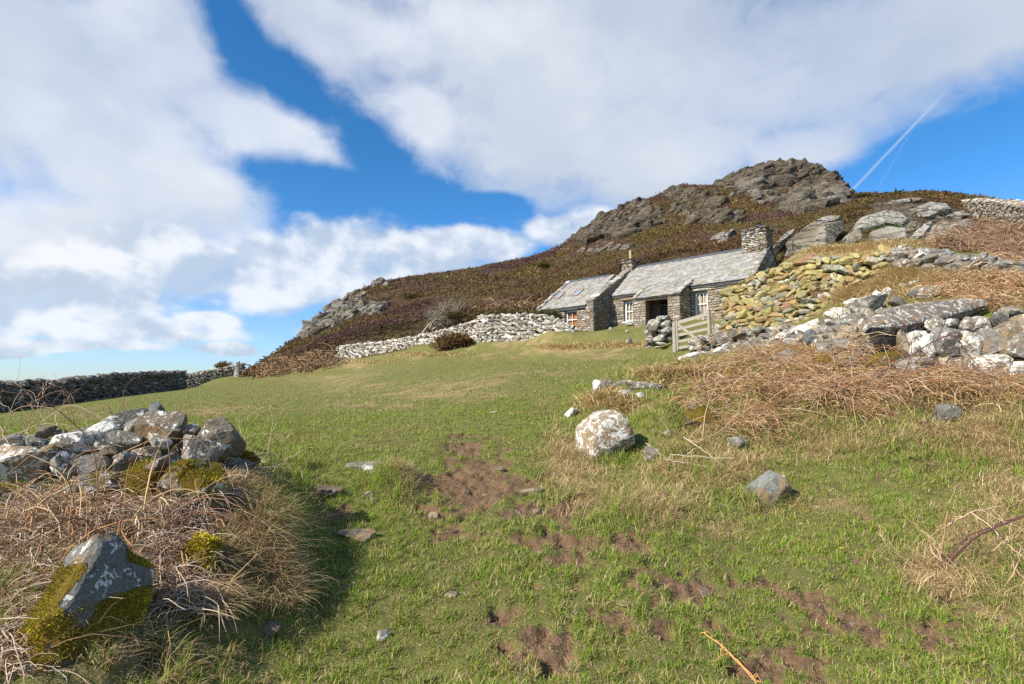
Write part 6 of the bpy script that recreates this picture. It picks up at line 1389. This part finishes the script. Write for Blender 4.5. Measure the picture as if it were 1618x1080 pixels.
bramble([[(34,925,2.7),(75,945,2.6),(95,980,2.5),(130,1003,2.5)],[(120,800,3.4),(150,840,3.1),(165,842,3.0)],[(110,780,3.5),(60,870,3.1),(20,960,2.7),(-5,1010,2.6)],[(240,890,3.0),(215,945,2.7),(190,995,2.55)],[(0,640+30,3.9),(20,720,3.7),(40,850,3.2)],[(300,900,3.0),(350,880,3.1),(410,870,3.2),(440,905,3.1)],
         [(160,1080,2.3),(165,1030,2.4),(165,985,2.5)],[(225,1015,2.4),(240,1050,2.35),(250,1085,2.3)]], pale + bro, 'pale bramble canes hanging over the left bank around the triangular slab', 204, 3, .22, rad=.0035)
bramble([[(0,700,4.3),(20,640,4.3),(35,612,4.35),(10,600,4.4)],[(30,700,4.4),(50,650,4.4),(70,612,4.4)],[(55,690,4.4),(95,620,4.45),(105,640,4.5),(115,680,4.5)],[(80,680,4.5),(60,640,4.5),(85,600,4.5)],[(120,690,4.5),(110,640,4.5),(95,612,4.5),(75,604,4.5)],[(140,680,4.5),(138,650,4.5),(140,648,4.5)],
         [(0,660,4.5),(50,640,4.5),(120,655,4.5),(150,670,4.5)],[(10,690,4.4),(60,670,4.4),(110,640,4.4),(160,660,4.4)],[(40,680,4.5),(20,650,4.5),(-10,630,4.5)]], pale + bro, 'pale looping bramble twigs standing up behind the left end of the ruined wall', 205, 5, .3, rad=.003)
bramble([[(193,672,4.7),(194,640,4.7),(198,612,4.75),(212,595,4.8)],[(180,660,4.7),(170,640,4.7),(186,655,4.7)],[(194,655,4.7),(204,630,4.7)]], bro, 'single tall bramble shoot behind the top stones of the ruined wall', 206, 1, .15, rad=.003)
bramble([[(410,740,4.4),(425,700,4.5),(430,660,4.6),(424,642,4.6)],[(400,730,4.5),(440,685,4.6),(448,700,4.6),(452,720,4.6)],[(390,720,4.5),(380,680,4.6),(378,655,4.7)],[(395,740,4.4),(440,735,4.4),(460,720,4.4)],[(420,770,4.2),(445,750,4.2),(458,738,4.2)]], pale, 'thin pale bramble twigs at the right end of the ruined wall', 207, 4, .3, rad=.0025)
bramble([[(270,720,3.9),(290,690,3.9),(292,660,3.95)],[(100,760,3.7),(200,735,3.7),(260,700,3.8)],[(270,700,3.9),(320,730,3.8),(360,750,3.8)],[(60,760,3.7),(120,735,3.7),(50,720,3.8)]], bro, 'red brown bramble canes trailing over the stones of the ruined wall', 208, 3, .2, rad=.0035)
bramble([[(1110,690,6.6),(1118,640,7.2),(1140,595,8.2),(1160,560,9)],[(1060,640,7.6),(1130,600,8.4),(1220,600,8.4),(1280,640,7.8)],[(1130,640,7.6),(1180,680,7.0),(1230,720,6.4),(1260,740,6.2)],[(1200,660,7.4),(1260,600,8.4),(1330,570,8.6),(1380,565,8.4)],[(1100,700,6.6),(1160,670,7.0),(1210,640,7.4)],[(1170,540,11),(1200,560,10),(1240,590,9)],
         [(1220,640,7.6),(1222,590,8.2),(1232,545,9),(1240,525,9.4)],[(1300,640,7.6),(1290,580,8.2),(1262,540,9)]], pur + bro, 'long purple brown brambles looping over the right hand mound', 209, 9, .4, rad=.0075)
bramble([[(1400,640,7.4),(1440,560,7.8),(1432,520,8.0),(1428,500,8.0)],[(1360,560,8),(1400,600,7.7),(1450,640,7.2),(1530,640,6.8),(1600,668,6.4),(1630,672,6.3)],[(1440,560,7.7),(1500,530,7.8),(1530,560,7.6),(1580,620,7.1)],[(1480,650,6.8),(1440,690,6.3),(1400,720,6.0),(1370,740,5.8)],[(1430,720,6.0),(1460,730,5.8),(1480,760,5.5)],
         [(1510,660,6.8),(1530,700,6.2),(1535,740,5.8)],[(1560,560,7.5),(1610,540,7.3),(1640,520,7.3)],[(1380,600,7.8),(1420,570,7.9),(1470,555,7.9)]], pur + bro, 'tangled brambles draped against the front wall of big boulders', 210, 9, .4, rad=.007)
bramble([[(1200,1082,2.6),(1160,1040,2.7),(1115,1002,2.85),(1105,1000,2.9)],[(1210,1085,2.6),(1170,1048,2.68),(1130,1010,2.82)]], [(.62,.33,.12)], 'orange dead bracken stalk lying on the turf at the bottom edge', 211, 3, .12, name='bracken_stalk', rad=.0035)
bramble([[(1188,825,4.95),(1230,832,4.9),(1290,835,4.8)],[(1196,820,5.0),(1200,790,5.2),(1204,770,5.3)],[(1120,785,5.4),(1170,784,5.3),(1215,780,5.2)]], [(.60,.32,.13)], 'orange bracken stalks lying across the lone grey boulder', 212, 2, .12, name='bracken_stalk', rad=.003)
bramble([[(1048,724,6.0),(1090,733,5.9),(1132,738,5.8)],[(1060,718,6.1),(1110,722,6.0),(1160,724,5.9)],[(1080,690,6.4),(1110,710,6.1),(1140,735,5.9)],[(1020,700,6.6),(1050,722,6.2),(1070,740,5.9)]], [(.62,.52,.40)], 'pale dead stalks lying at the foot of the mound', 213, 2, .12, name='bracken_stalk', rad=.004)
# three small yellow flowers
for i, (px, py, d) in enumerate([(1266,833,4.6),(1329,870,4.1),(1470,867,4.2)]):
    p = P(px, py, d); g = float(gz(p[0], p[1])); rt = bpy.data.objects.new('celandine', None); COL.objects.link(rt); rt.location = (p[0], p[1], g)
    tag(rt, ['yellow flower in the turf right of the lone grey boulder', 'yellow flower in the open turf between the other two', 'yellow flower at the left of the bramble tussock'][i], 'flower', 'small yellow flowers in the turf')
    mb = MB()
    for k in range(8):
        a = k * math.pi / 4; c, s = math.cos(a), math.sin(a); t = np.array([-s, c, 0]) * .0045; o = np.array([c, s, .35]) * .013
        mb.add([np.array([0, 0, .055]), o * .6 + t + [0, 0, .055], o + [0, 0, .056], o * .6 - t + [0, 0, .055]], [[0, 1, 2, 3]], (.85, .62, .02))
    mb.build('petals', m_leaf, rt); ms2 = MB(); ms2.cyl((0, 0, -.01), (0, 0, .055), .0015, .0012, 5, (.10, .18, .03)); ms2.build('stem', m_leaf, rt)
